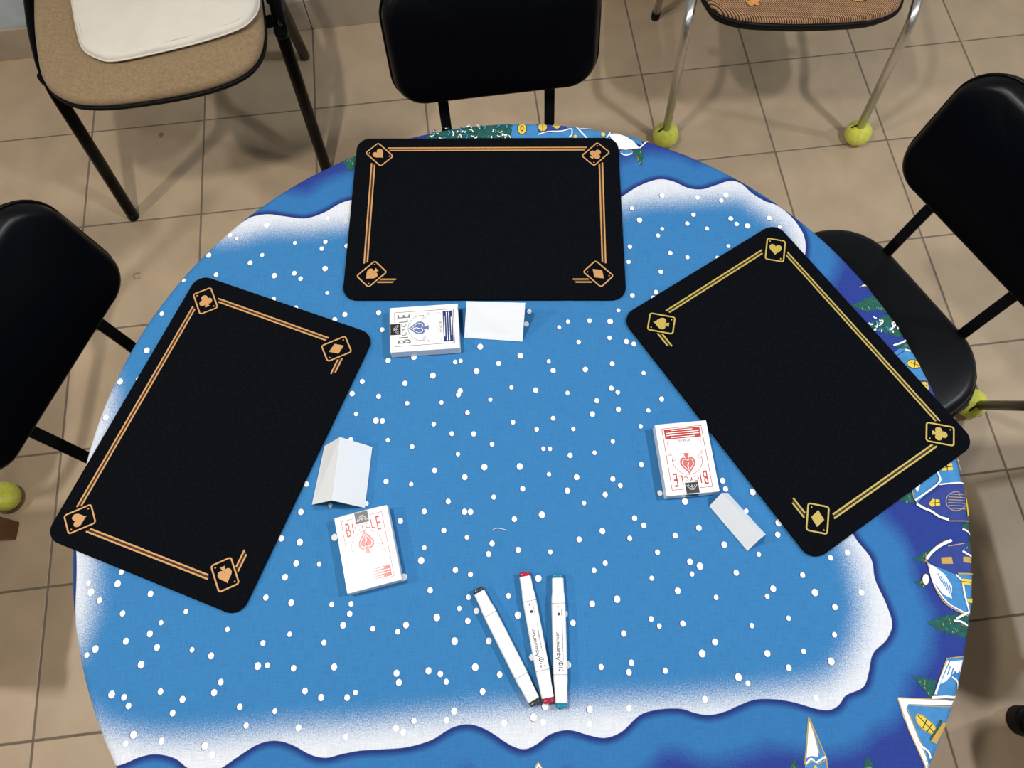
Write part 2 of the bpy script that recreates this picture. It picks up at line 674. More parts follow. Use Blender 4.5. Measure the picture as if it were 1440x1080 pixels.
# floor: a grout bed, with every tile in view laid on it one by one
TT = 0.009
floor = tag(room_box('floor', U0, U1, V0, V1, -0.060, -0.0014, M_GROUT), kind='structure')
fl_inv = (Matrix.Translation(room_pt((U0 + U1) / 2, (V0 + V1) / 2, -0.0307)) @ Matrix.Rotation(TILE_A, 4, 'Z')).inverted()
TG = 0.0046
tile_bm = box_data(0, 0, -TT / 2, TILE_P - TG, TILE_P - TG, TT, 0.0011, 2)
tile_me = bpy.data.meshes.new('tile')
tile_bm.to_mesh(tile_me)
tile_bm.free()
tile_me.materials.append(M_TILE)


def lay(i, j, me, sx=1.0, sy=1.0):
    o = bpy.data.objects.new('tile', me)
    COL.objects.link(o)
    o.parent = floor
    p = TILE_O + EX * (TILE_P * (i + 0.5)) + EY * (TILE_P * (j + 0.5))
    o.matrix_parent_inverse = fl_inv
    o.location = (p.x, p.y, random.uniform(-0.0004, 0.0003))
    o.rotation_euler = (random.uniform(-.001, .001), random.uniform(-.001, .001), TILE_A + random.choice((0, 1, 2, 3)) * math.pi / 2)


tiled = set()
for i in range(-5, 10):
    for j in range(-9, 1):
        lay(i, j, tile_me)
        tiled.add((i, j))
# the last row against the wall is cut, the far corners of the room are paved in one piece of the same tile
v_row = TILE_O.dot(EY)
u_row = TILE_O.dot(EX)
cut = V1 - (v_row + TILE_P) - 0.004
cut_bm = box_data(0, 0, -TT / 2, TILE_P - TG, cut, TT, 0.0011, 2)
cut_me = bpy.data.meshes.new('tile')
cut_bm.to_mesh(cut_me)
cut_bm.free()
cut_me.materials.append(M_TILE)
for i in range(-5, 10):
    o = bpy.data.objects.new('tile', cut_me)
    COL.objects.link(o)
    o.parent = floor
    o.matrix_parent_inverse = fl_inv
    o.location = room_pt(u_row + TILE_P * (i + 0.5), v_row + TILE_P + TG / 2 + cut / 2, 0)
    o.rotation_euler = (0, 0, TILE_A)
bm = bmesh.new()
for i in range(-14, 20):
    for j in range(-18, 2):
        if (i, j) in tiled or (j == 1 and -5 <= i < 10):
            continue
        u, v = u_row + TILE_P * (i + .5), v_row + TILE_P * (j + .5)
        if u - .06 < U0 or u + .06 > U1 or v - .06 < V0 or v > V1 - 0.10:
            continue
        p = room_pt(u, v, -TT / 2)
        bmesh.ops.create_cube(bm, size=1, matrix=Matrix.Translation(p) @ Matrix.Rotation(TILE_A, 4, 'Z') @ Matrix.Diagonal((TILE_P - TG, TILE_P - TG, TT, 1)))
far = bm_obj('far_tiles', bm, M_TILE, floor)
far.matrix_parent_inverse = fl_inv
tag(far, kind='stuff')

# stains on the tiles
st = Flat()
c0 = at(193, 388, 0.0008)
st.stroke([(c0.x + 0.0095 * math.cos(a), c0.y + 0.0085 * math.sin(a)) for a in [math.radians(k * 24 + 40) for k in range(13)]], 0.0022, 0.0008)
c1 = at(226, 190, 0.0008)
st.poly([(c1.x + .006 * math.cos(a) * (1 + .3 * math.sin(3 * a)), c1.y + .0085 * math.sin(a)) for a in [math.radians(k * 30) for k in range(12)]], 0.0008)
stain = st.build('rust_stain', M_RUST, floor)
stain.matrix_parent_inverse = fl_inv

tag(room_box('wall_back', U0 - .15, U1 + .15, V1, V1 + 0.15, -0.06, CEIL, M_WALL), kind='structure')
tag(room_box('wall_left', U0 - .15, U0, V0, V1, -0.06, CEIL, M_WALL), kind='structure')
tag(room_box('wall_right', U1, U1 + .15, V0, V1, -0.06, CEIL, M_WALL), kind='structure')
tag(room_box('wall_front', U0 - .15, U1 + .15, V0 - .15, V0, -0.06, CEIL, M_WALL), kind='structure')
tag(room_box('ceiling', U0 - .15, U1 + .15, V0 - .15, V1 + .15, CEIL, CEIL + 0.1, M_CEIL), kind='structure')
bb = tag(room_box('baseboard_back', U0, U1, V1 - 0.010, V1, -0.06, -0.055, M_GROUT), kind='structure')
bb.data.materials[0] = M_GROUT
bb_inv = bb.matrix_basis.inverted()
sk_bm = box_data(0, 0, 0.05, TILE_P - 0.0025, 0.0095, 0.100, 0.0018, 2)
sk_me = bpy.data.meshes.new('skirting_tile')
sk_bm.to_mesh(sk_me)
sk_bm.free()
sk_me.materials.append(M_SKIRT)
for i in range(-10, 15):
    o = bpy.data.objects.new('skirting_tile', sk_me)
    COL.objects.link(o)
    o.parent = bb
    o.matrix_parent_inverse = bb_inv
    o.location = room_pt(u_row + TILE_P * (i + 0.5), V1 - 0.005, 0)
    o.rotation_euler = (0, 0, TILE_A)

# ceiling lamps
WHERE = ['over the left edge of the table', 'over the right edge of the table', 'far to the left of the table',
         'far to the right of the table', 'behind the viewer to the left', 'behind the viewer to the right']
for k, (lx, ly, pw, lc) in enumerate(LAMPS):
    t = thing('ceiling_lamp', 'white ceiling lamp ' + WHERE[k], 'lamp', (lx, ly, CEIL), 0, 'ceiling lamps')
    box('lamp_housing', (0, 0, -0.03), (LAMP_W + 0.06, LAMP_L + 0.06, 0.06), M_CEIL, t, 0.008)
    box('lamp_rim', (0, 0, -0.066), (LAMP_W + 0.03, LAMP_L + 0.03, 0.012), M_CHROME, t, 0.003)
    ld = bpy.data.lights.new('lamp_light', 'AREA')
    ld.shape = 'RECTANGLE'
    ld.size, ld.size_y = LAMP_W, LAMP_L
    ld.energy = pw
    ld.color = lc
    lo = bpy.data.objects.new('lamp_light', ld)
    COL.objects.link(lo)
    lo.parent = t
    lo.location = (0, 0, LAMP_Z - CEIL)

# ------------------------------------------------------------------ table
tb = thing('round_table', 'round table hidden under the blue snow print tablecloth', 'table', (TC.x, TC.y, 0))
TH = 0.0012
bm = bmesh.new()
bmesh.ops.create_cone(bm, cap_ends=True, segments=128, radius1=TR - 0.004, radius2=TR - 0.004, depth=0.026, matrix=Matrix.Translation((0, 0, TZ - TH - 0.013)))
bmesh.ops.bevel(bm, geom=[e for e in bm.edges if abs(e.verts[0].co.z - e.verts[1].co.z) < 1e-5], offset=0.008, segments=3, affect='EDGES', profile=0.5)
bm_obj('tabletop', bm, M_TABLE, tb)
sweep('column', [(0, 0, 0.05), (0, 0, TZ - 0.03)], circ(0.035, 24), M_BLACKM, tb)
sweep('collar', [(0, 0, TZ - 0.06), (0, 0, TZ - 0.027)], circ(0.10, 32), M_BLACKM, tb)
for k in range(4):
    a = math.radians(45 + 90 * k)
    sweep('foot', rounded_path([(0.02 * math.cos(a), 0.02 * math.sin(a), 0.075), (.12 * math.cos(a), .12 * math.sin(a), 0.06), (.24 * math.cos(a), .24 * math.sin(a), 0.018)], 0.05), circ(0.018), M_BLACKM, tb)

# ------------------------------------------------------------------ tablecloth
CREASES = [(at(657, 430, TZ), at(650, 1080, TZ), 0.0010, 0.006), (at(800, 425, TZ), at(850, 600, TZ), 0.0011, 0.005),
           (at(497, 560, TZ), at(487, 1060, TZ), 0.0006, 0.006), (at(960, 790, TZ), at(958, 1000, TZ), 0.0006, 0.007)]


def crease_z(x, y):
    z = 0.0
    for a, b, h, w in CREASES:
        ax, ay, bx, by = a.x, a.y, b.x, b.y
        L = math.hypot(bx - ax, by - ay)
        tx, ty = (bx - ax) / L, (by - ay) / L
        s = (x - ax) * tx + (y - ay) * ty
        d = -(x - ax) * ty + (y - ay) * tx
        fade = max(0.0, min(1.0, (s + 0.03) / 0.06)) * max(0.0, min(1.0, (L + 0.03 - s) / 0.06))
        z += h * math.exp(-(d / w) ** 2) * fade
    return z


BEND = 0.010


def drape(x, y, lift=0.0):
    """flat cloth coordinates -> cloth lying on the table and hanging over its rim"""
    dx, dy = x - TC.x, y - TC.y
    r = math.hypot(dx, dy)
    a = math.atan2(dy, dx)
    r0 = TR - BEND
    if r <= r0:
        return Vector((x, y, TZ + crease_z(x, y) + lift))
    s = r - r0
    arc = BEND * math.pi / 2
    if s < arc:
        q = s / BEND
        rr, z = r0 + (BEND + lift) * math.sin(q), TZ - BEND + (BEND + lift) * math.cos(q)
    else:
        h = s - arc
        fold = min(1.0, h / 0.12)
        rr = TR + lift + fold * (0.014 * math.sin(a * 17 + 0.6) + 0.008 * math.sin(a * 29 + 2.0)) - 0.01 * fold
        z = TZ - BEND - h
    return Vector((TC.x + rr * math.cos(a), TC.y + rr * math.sin(a), z))


# the printed snow line, as it lies on the flat cloth
WAVE_PX = [(333, 313), (353, 305), (377, 301), (400, 304), (430, 307), (457, 298), (478, 286), (500, 281), (540, 290), (580, 288),
           (620, 278), (660, 285), (700, 292), (740, 284), (780, 279), (820, 288), (850, 286), (873, 277), (897, 262), (925, 252), (947, 255),
           (967, 264), (987, 266), (1007, 260), (1027, 254), (1043, 258), (1057, 271), (1077, 283), (1097, 289), (1110, 301),
           (1123, 317), (1132, 335), (1132, 360), (1120, 392), (1112, 430), (1130, 470), (1152, 510), (1148, 550), (1165, 590), (1185, 630), (1178, 670), (1184, 715), (1202, 755), (1225, 785), (1231, 815),
           (1246, 848), (1255, 877), (1247, 900), (1228, 919), (1222, 946), (1214, 967), (1190, 978), (1180, 992), (1166, 999),
           (1147, 997), (1120, 989), (1093, 984), (1063, 984), (1040, 992), (1020, 1001), (997, 1006), (977, 1003), (957, 997),
           (927, 998), (900, 1006), (875, 1029), (852, 1038), (830, 1035), (800, 1027), (774, 1033), (755, 1047), (737, 1054),
           (717, 1048), (690, 1030), (670, 1021), (653, 1019), (633, 1025), (607, 1041), (573, 1051), (540, 1054), (507, 1056),
           (480, 1061), (459, 1066), (437, 1062), (411, 1048), (387, 1042), (363, 1047), (337, 1063), (312, 1080), (287, 1090), (263, 1080),
           (246, 1067), (220, 1061), (197, 1065), (176, 1074), (155, 1080), (128, 1084), (96, 1052), (70, 995), (80, 925), (100, 884),
           (105, 846), (107, 815), (107, 780), (104, 740), (110, 690), (116, 650), (106, 610), (92, 560), (100, 500), (125, 430), (160, 372), (215, 322), (262, 308), (302, 320)]
wave = np.array([[p.x, p.y] for p in smooth_closed([at(x, y, TZ).xy for x, y in WAVE_PX], 5)])


FADE_PX = [(335, 334), (375, 324), (430, 322), (480, 317), (560, 312), (680, 312), (800, 312), (860, 298), (895, 285), (960, 281), (1035, 278), (1062, 291),
           (1085, 306), (1105, 325), (1112, 360), (1095, 420), (1110, 480), (1130, 540), (1140, 600), (1155, 660), (1165, 715), (1192, 770), (1205, 812), (1212, 855), (1206, 895),
           (1190, 930), (1160, 958), (1100, 972), (1000, 982), (900, 988), (800, 994), (700, 1001), (600, 1010), (500, 1021), (400, 1027), (300, 1038), (215, 1040), (160, 1030),
           (130, 1016), (98, 985), (92, 945), (112, 905), (126, 860), (130, 800), (131, 730), (140, 660), (152, 610), (158, 560), (150, 510), (146, 460), (178, 390), (240, 338), (290, 336)]
fade_line = np.array([[p.x, p.y] for p in smooth_closed([at(x, y, TZ).xy for x, y in FADE_PX], 5)])


def signed_distance(P, line=None):
    A = wave if line is None else line
    B = np.roll(A, -1, axis=0)
    out = np.empty(len(P))
    for s in range(0, len(P), 4000):
        Q = P[s:s + 4000]
        ab = B - A
        t = ((Q[:, None, :] - A) * ab).sum(-1) / ((ab * ab).sum(-1) + 1e-15)
        t = np.clip(t, 0, 1)
        d = np.sqrt((((Q[:, None, :] - A) - ab * t[..., None]) ** 2).sum(-1)).min(1)
        y = Q[:, 1:2]
        c = ((A[:, 1] > y) != (B[:, 1] > y)) & (Q[:, :1] < (B[:, 0] - A[:, 0]) * (y - A[:, 1]) / (B[:, 1] - A[:, 1] + 1e-15) + A[:, 0])
        ins = c.sum(1) % 2 == 1
        out[s:s + 4000] = np.where(ins, d, -d)
    return out


def make_cloth():
    NS = 600
    radii = [0.0] + list(np.linspace(0.02, 0.30, 30)) + list(np.linspace(0.305, TR - BEND, 58)) + \
        [TR - BEND + BEND * math.pi / 2 * k / 5 for k in range(1, 6)] + [TR + 0.006 + 0.22 * k / 22 for k in range(1, 23)]
    flat = [(TC.x, TC.y)]
    for r in radii[1:]:
        for k in range(NS):
            a = 2 * math.pi * k / NS
            flat.append((TC.x + r * math.cos(a), TC.y + r * math.sin(a)))
    V = [drape(x, y) for x, y in flat]
    Fc = [(0, 1 + k, 1 + (k + 1) % NS) for k in range(NS)]
    for i in range(len(radii) - 2):
        b0, b1 = 1 + i * NS, 1 + (i + 1) * NS
        for k in range(NS):
            Fc.append((b0 + k, b1 + k, b1 + (k + 1) % NS, b0 + (k + 1) % NS))
    o = link_mesh('tablecloth', V, Fc, M_CLOTH, None, True)
    at_ = o.data.attributes.new('wave', 'FLOAT', 'POINT')
    at_.data.foreach_set('value', signed_distance(np.array(flat)).astype(np.float32))
    at2 = o.data.attributes.new('fade', 'FLOAT', 'POINT')
    at2.data.foreach_set('value', signed_distance(np.array(flat), fade_line).astype(np.float32))
    return o


cloth = make_cloth()
tag(cloth, 'round blue cotton tablecloth printed with snowflakes, wavy snow border and winter village', 'tablecloth')


def tp(x, y):
    p = at(x, y, TZ)
    return (p.x, p.y)


# snow dots
DOTS = []


def dots(ox, oy, s, L):
    for (x, y) in L:
        DOTS.append((ox + x / s, oy + y / s))


dots(480, 420, 6, [(30, 135), (315, 120), (345, 263), (395, 523), (613, 493), (960, 535), (1007, 527), (1172, 407), (1327, 547), (1140, 613), (773, 650), (537, 716), (177, 700), (92, 803), (315, 825), (555, 885), (845, 877), (1003, 780), (988, 812), (1257, 852), (1065, 965), (1435, 750), (125, 975), (292, 1030), (347, 1033), (780, 1060)])
dots(720, 420, 6, [(145, 110), (122, 215), (472, 195), (398, 243), (653, 187), (828, 193), (897, 100), (823, 332), (965, 364), (1028, 384), (562, 370), (70, 482), (310, 530), (347, 608), (618, 600), (845, 551), (1110, 629), (200, 773), (468, 796), (838, 757), (892, 790), (715, 865), (678, 975), (897, 935), (1150, 945), (1262, 848), (347, 1010), (8, 1043), (1085, 1078)])
dots(480, 600, 6, [(80, 115), (393, 115), (597, 170), (932, 60), (1117, 62), (1272, 148), (984, 232), (787, 370), (1207, 342), (1042, 428), (378, 463), (590, 486), (902, 632), (1285, 595), (700, 716), (498, 796), (1040, 720), (1090, 720), (865, 877), (1060, 935), (1272, 987), (1242, 1075), (700, 1022), (213, 650)])
dots(720, 600, 6, [(208, 23), (517, 20), (850, 125), (265, 187), (320, 188), (490, 243), (696, 221), (65, 337), (312, 403), (545, 427), (467, 540), (90, 525), (850, 443), (913, 497), (786, 574), (607, 645), (1091, 321), (1247, 561), (252, 744), (20, 780), (762, 881), (567, 952), (1034, 773), (1112, 834), (993, 943), (1376, 919), (52, 1040), (323, 1057), (1227, 1060)])
dots(240, 280, 5.538, [(463, 280), (515, 310), (748, 203), (297, 438), (355, 590), (102, 633), (620, 498), (713, 437), (968, 343), (1205, 335), (1178, 387), (1372, 367), (808, 598), (963, 579), (1012, 621), (1203, 542), (1220, 732), (1357, 901), (1278, 940), (803, 780), (1223, 153), (975, 848)])
dots(860, 240, 5.143, [(365, 180), (622, 195), (827, 177), (793, 217), (148, 275), (202, 358), (592, 320), (547, 384), (366, 422), (336, 470), (690, 420), (862, 348), (904, 387), (983, 401), (1140, 345), (1215, 408), (132, 551), (123, 661), (424, 597), (548, 627), (845, 547), (356, 732), (321, 880), (303, 922), (150, 904), (48, 1012), (765, 630)])
dots(330, 660, 6, [(605, 125), (843, 574), (808, 303), (1110, 290), (1430, 910)])
dots(900, 660, 4.8, [(303, 217), (557, 77), (577, 133), (760, 154), (717, 282), (935, 362), (929, 442), (397, 396), (568, 509), (801, 574), (337, 625), (404, 654), (350, 707), (649, 698), (1097, 714), (1286, 598), (1400, 562), (79, 735), (254, 820), (513, 865), (898, 806), (858, 858), (1180, 832), (1315, 930), (75, 1010), (130, 1058), (288, 1042), (754, 1055), (1002, 1005)])
dots(0, 720, 3, [(375, 300), (385, 338), (420, 373), (497, 303), (513, 253), (636, 346), (518, 428), (785, 420), (680, 467), (633, 514), (532, 545), (663, 571), (403, 578), (367, 604), (811, 581), (891, 607), (596, 644), (960, 496), (1250, 217), (1347, 220), (1203, 275), (1122, 361), (1229, 383), (1400, 390), (1222, 516), (1110, 553), (1367, 551), (1088, 650), (1129, 647), (1239, 659), (1410, 654), (472, 770), (524, 782), (543, 818), (678, 758), (771, 791), (729, 848), (932, 717), (904, 762), (1012, 822), (1160, 840), (1287, 755), (1355, 783), (1039, 901), (1260, 910), (564, 940), (532, 977), (683, 966), (865, 987), (897, 1025), (1187, 112), (1265, 128), (1270, 0)])
dots(480, 720, 3, [(337, 205), (350, 150), (481, 245), (545, 264), (831, 280), (375, 330), (537, 360), (705, 354), (498, 407), (570, 417), (403, 445), (534, 460), (745, 435), (943, 430), (977, 468), (1058, 388), (1163, 368), (1066, 247), (1113, 216), (1191, 513), (133, 493), (238, 505), (273, 477), (8, 478), (36, 430), (42, 388), (478, 545), (622, 544), (803, 613), (955, 645), (565, 655), (668, 686), (233, 680), (243, 719), (368, 670), (418, 683), (443, 716), (596, 757), (60, 762), (25, 783), (1224, 636), (1213, 676), (1096, 654), (1366, 670), (476, 840), (445, 878), (306, 881), (231, 912), (262, 930), (20, 948), (688, 890), (811, 866), (852, 887), (860, 818), (1048, 832), (1214, 828), (1047, 895)])
dots(960, 720, 3, [(136, 548), (82, 597), (357, 597), (510, 588), (447, 657), (626, 630), (640, 518), (754, 340), (235, 697), (275, 722), (94, 790), (562, 785)])
dots(0, 360, 3, [(683, 244), (620, 399), (507, 530), (447, 683)])
# more of the same dots where the mats cover the print
rd = random.Random(3)
for _ in range(70):
    cx, cy, hw = rd.choice([(680, 325, 150), (300, 620, 110), (1120, 560, 110)])
    DOTS.append((cx + rd.uniform(-hw, hw), cy + rd.uniform(-60, 40) * (1 if hw == 150 else 1.6)))
uniq = []
for d_ in DOTS:
    if all(math.hypot(d_[0] - e_[0], d_[1] - e_[1]) > 3.0 for e_ in uniq):
        uniq.append(d_)
DOTS = uniq
BIG = {(1065, 965), (1140, 613), (845, 877), (1172, 407), (838, 757), (984, 232), (590, 486), (597, 170), (902, 632), (865, 877)}
fl = Flat()
sh = Flat()
inside = signed_distance(np.array([tp(*d_) for d_ in DOTS]))
for k, (px, py) in enumerate(DOTS):
    x, y = tp(px, py)
    r = 0.00335 * rd.choice((0.85, 0.92, 1.0, 1.0, 1.08, 1.2))
    fl.disc(x, y, r * 0.95, 0.0005, 12, r * 1.06)
    if inside[k] > 0.022:
        sh.disc(x - 0.0005, y - 0.0002, r * 1.03, 0.0003, 12, r * 1.12)
dp = lambda v: drape(v[0], v[1], v[2])
tag(fl.build('snow_dots', M_DOT, cloth, dp), kind='stuff')
tag(sh.build('snow_dot_edges', M_PDBLUE, cloth, dp), kind='stuff')


class Print:
    """one printed motif on the cloth, given as pixels of the photograph; several inks in one mesh"""

    def __init__(self, name):
        self.name, self.parts, self.layer = name, [], 1

    def poly(self, P, material):
        self.parts.append(('p', [tp(*p) for p in P], material, 0.00035 + 0.00009 * self.layer))
        self.layer += 1
        return self

    def line(self, P, w, material, smooth=False):
        Q = [tp(*p) for p in P]
        if smooth:
            Q = [(v.x, v.y) for v in smooth_open(Q, 4)]
        self.parts.append(('l', Q, material, 0.00035 + 0.00009 * self.layer, w * 0.00088))
        self.layer += 1
        return self

    def oval(self, x, y, rx, ry, rot, material, n=14):
        c, s = math.cos(rot), math.sin(rot)
        return self.poly([(x + c * rx * math.cos(2 * math.pi * k / n) - s * ry * math.sin(2 * math.pi * k / n),
                           y + s * rx * math.cos(2 * math.pi * k / n) + c * ry * math.sin(2 * math.pi * k / n)) for k in range(n)], material)

    def build(self):
        mats, V, Fc, mi = [], [], [], []
        for part in self.parts:
            f = Flat()
            if part[0] == 'p':
                f.poly(part[1], part[3])
            else:
                f.stroke(part[1], part[4], part[3])
            if part[2] not in mats:
                mats.append(part[2])
            bm = bmesh.new()
            vs_ = [bm.verts.new(v) for v in f.v]
            for face in f.f:
                try:
                    bm.faces.new([vs_[i] for i in face])
                except ValueError:
                    pass
            for _ in range(4):
                lng = [e for e in bm.edges if e.calc_length() > 0.006]
                if not lng:
                    break
                bmesh.ops.subdivide_edges(bm, edges=lng, cuts=1, use_grid_fill=False)
                bmesh.ops.triangulate(bm, faces=[q for q in bm.faces if len(q.verts) > 4])
            bm.verts.index_update()
            bm.normal_update()
            b = len(V)
            V += [drape(v.co.x, v.co.y, v.co.z) for v in bm.verts]
            for face in bm.faces:
                ids = [b + v.index for v in face.verts]
                if face.normal.z < 0:
                    ids.reverse()
                Fc.append(tuple(ids))
                mi.append(mats.index(part[2]))
            bm.free()
        o = link_mesh(self.name, V, Fc, mats, cloth)
        o.data.polygons.foreach_set('material_index', mi)
        return o


def fir(pts, flecks=(), snow=()):
    """printed fir tree: jagged outline from its rough outline"""
    p = Print('printed_fir')
    rr = random.Random(int(pts[0][0] * 7 + pts[0][1]))
    P = []
    n = len(pts)
    cx, cy = sum(q[0] for q in pts) / n, sum(q[1] for q in pts) / n
    for i in range(n):
        a, b = pts[i], pts[(i + 1) % n]
        m = max(1, int(math.hypot(b[0] - a[0], b[1] - a[1]) / 3.5))
        for k in range(m):
            t = k / m
            x, y = a[0] + (b[0] - a[0]) * t, a[1] + (b[1] - a[1]) * t
            j = 0.0 if k == 0 else (1.3 if k % 2 else -1.0) * rr.uniform(.6, 1.4)
            dx, dy = x - cx, y - cy
            L = math.hypot(dx, dy) or 1
            P.append((x + dx / L * j, y + dy / L * j))
    p.poly(P, M_PGREEN)
    for _ in range(max(3, int(len(P) * 0.35))):
        a = rr.choice(P)
        t = rr.uniform(.25, .75)
        x, y = a[0] + (cx - a[0]) * t, a[1] + (cy - a[1]) * t
        an = rr.uniform(-0.6, 0.6) + math.pi / 2
        p.line([(x, y), (x + 3.2 * math.cos(an), y + 3.2 * math.sin(an))], 0.8, M_PGOLD if rr.random() < .6 else M_PLBLUE)
    for s in snow:
        p.line(s, 2.6, M_DOT, True)
    p.build()


def snowy(pts, cx0, cx1, cy0, cy1, n, seed):
    p = Print('printed_fir')
    p.poly(pts, M_PGREEN)
    rr = random.Random(seed)
    for _ in range(n):
        x, y = rr.uniform(cx0, cx1), rr.uniform(cy0, cy1)
        an = rr.uniform(0, math.pi)
        l = rr.uniform(3, 7)
        p.line([(x, y), (x + l * .5 * math.cos(an), y + l * .5 * math.sin(an)), (x + l * math.cos(an + .5), y + l * math.sin(an + .5))], rr.uniform(1.2, 2.6),
               rr.choice((M_DOT, M_DOT, M_DOT, M_PLBLUE, M_PGREEN)), True)
    p.build()


# --- village along the right edge
fir([(1196, 430), (1214, 422), (1227, 416), (1236, 421), (1247, 433), (1250, 440), (1234, 436), (1217, 438)])
Print('printed_branch').line([(1208, 404), (1219, 402), (1229, 408)], 1.6, M_PGOLD, True).line([(1212, 402), (1222, 400), (1231, 409)], 2.0, M_DOT, True).build()
snowy([(1219, 457), (1235, 448), (1251, 441), (1262, 452), (1275, 470), (1261, 475), (1245, 468), (1229, 463)], 1226, 1262, 447, 466, 26, 5)
fir([(1258, 487), (1268, 481), (1276, 477), (1284, 486), (1290, 497), (1277, 494)], snow=[[(1256, 486), (1268, 482), (1276, 477)], [(1272, 492), (1280, 494)]])
Print('printed_house').poly([(1256, 497), (1266, 489), (1290, 495), (1312, 533), (1290, 535)], M_PLBLUE) \
    .line([(1258, 502), (1274, 492)], 1.5, M_PDBLUE).oval(1286, 512, 11.5, 7, 0.12, M_PBLACK2).oval(1286, 512, 10.5, 6, 0.12, M_PYEL) \
    .line([(1280, 510), (1292, 514)], 1.2, M_PBLACK2).line([(1287, 507), (1285, 518)], 1.2, M_PBLACK2).line([(1290, 535), (1312, 534)], 1.2, M_PGOLD) \
    .poly([(1291, 537), (1313, 536), (1330, 575), (1318, 575)], M_PDBLUE).poly([(1295, 538), (1304, 537), (1306, 549), (1299, 546)], M_PYEL).build()
pr = Print('printed_house')
pr.poly([(1316, 666), (1330, 648), (1346, 634), (1360, 680), (1321, 682)], M_PLBLUE)
pr.poly([(1322, 654), (1338, 651), (1340, 661), (1324, 662)], M_PYEL).line([(1322, 658), (1340, 656)], 1, M_PBLACK2).line([(1331, 652), (1332, 662)], 1, M_PBLACK2)
pr.poly([(1281, 688), (1300, 675), (1317, 664), (1322, 672), (1306, 690), (1288, 709)], M_PLBLUE)
pr.poly([(1286, 686), (1294, 681), (1290, 692)], M_DOT)
pr.poly([(1288, 709), (1305, 698), (1327, 682), (1358, 680), (1366, 733), (1333, 733)], M_PDBLUE)
pr.oval(1344, 705, 15, 14, 0, M_PGOLD).oval(1344, 705, 14, 13, 0, M_PDBLUE)
for k in range(6):
    yy = 695 + k * 4
    pr.line([(1332 + abs(k - 2.5), yy), (1357, yy + 1)], 0.9, M_PGOLD)
pr.poly([(1305, 709), (1310, 702), (1320, 703), (1321, 711), (1309, 713)], M_PYEL).line([(1307, 708), (1321, 707)], 1, M_PBLACK2).line([(1314, 702), (1314, 713)], 1, M_PBLACK2)
pr.line([(1281, 686), (1284, 700), (1290, 709), (1310, 720), (1333, 733), (1362, 733)], 1.3, M_PGOLD)
pr.line([(1288, 709), (1298, 715), (1308, 719), (1320, 727), (1333, 731)], 3.2, M_DOT, True)
pr.line([(1286, 704), (1296, 697), (1306, 690), (1314, 684), (1321, 676), (1319, 668), (1317, 664)], 2.4, M_DOT, True)
pr.line([(1320, 682), (1336, 680), (1356, 679)], 1.8, M_DOT, True).line([(1347, 645), (1352, 660), (1358, 680), (1360, 698)], 2.6, M_DOT, True)
pr.poly([(1357, 700), (1361, 700), (1365, 722), (1359, 727)], M_PYEL)
pr.build()
fir([(1262, 703), (1271, 698), (1280, 692), (1287, 709), (1278, 706)])
fir([(1352, 742), (1357, 735), (1363, 729), (1374, 752), (1364, 752)], snow=[[(1353, 744), (1360, 747), (1368, 752)]])
fir([(1352, 773), (1360, 764), (1370, 757), (1378, 784), (1362, 778)], snow=[[(1353, 775), (1362, 780), (1370, 782)]])
pr = Print('printed_house')
pr.poly([(1304, 788), (1318, 774), (1333, 768), (1356, 763), (1375, 770), (1377, 810), (1334, 808)], M_PDBLUE)
pr.line([(1333, 768), (1356, 764)], 1.2, M_PGOLD)
pr.poly([(1323, 784), (1338, 783), (1340, 793), (1324, 793)], M_PGOLD).poly([(1324.5, 785), (1337, 784.5), (1338.5, 792), (1325.5, 792)], M_POCHRE)
pr.poly([(1354, 783), (1369, 783), (1369, 792), (1354, 791)], M_PGOLD).poly([(1355.5, 784.5), (1369, 784.5), (1369, 791), (1355.5, 790)], M_POCHRE)
pr.poly([(1302, 788), (1310, 795), (1327, 801), (1343, 808), (1372, 808), (1378, 862), (1360, 866), (1330, 850), (1313, 823)], M_PLBLUE)
pr.poly([(1304, 792), (1314, 797), (1328, 808), (1338, 824), (1338, 842), (1326, 836), (1312, 818)], M_DOT)
for k in range(5):
    pr.line([(1318 + k * 4, 806 + k * 4), (1324 + k * 3.6, 820 + k * 5)], 1.2, M_PLBLUE)
pr.line([(1302, 788), (1308, 806), (1314, 826), (1330, 850), (1360, 866)], 1.4, M_PGOLD, True)
pr.line([(1306, 800), (1313, 822), (1331, 847), (1356, 862)], 1.8, M_DOT, True)
pr.line([(1343, 808), (1352, 818), (1356, 838), (1362, 860)], 2.2, M_DOT, True)
pr.line([(1300, 790), (1303, 783), (1314, 770), (1326, 762), (1337, 759)], 1.2, M_PGOLD, True).line([(1302, 786), (1310, 776), (1322, 767), (1337, 760)], 3.6, M_DOT, True)
pr.line([(1346, 807), (1370, 807)], 2.0, M_PGOLD)
pr.poly([(1350, 814), (1366, 815), (1364, 823), (1352, 822)], M_PYEL).line([(1350, 818), (1366, 819)], 1, M_PBLACK2)
pr.poly([(1358, 843), (1368, 841), (1368, 848), (1359, 847)], M_PYEL)
pr.oval(1300.5, 815, 5, 8, 0, M_PGOLD).oval(1300.5, 815, 4.2, 7.2, 0, M_DOT)
pr.build()
fir([(1283, 788), (1295, 780), (1308, 771), (1306, 780), (1302, 791)])
fir([(1286, 820), (1295, 815), (1304, 823), (1296, 825)])
fir([(1303, 875), (1320, 869), (1340, 863), (1362, 866), (1366, 880), (1358, 898), (1342, 892), (1320, 887)], snow=[[(1340, 873), (1350, 874), (1360, 880)], [(1344, 870), (1355, 864), (1362, 860)]])
pr = Print('printed_house')
pr.poly([(1331, 926), (1360, 923), (1362, 982), (1311, 982)], M_PLBLUE)
pr.poly([(1336, 930), (1356, 928), (1353, 945), (1340, 947), (1330, 958), (1322, 962)], M_DOT)
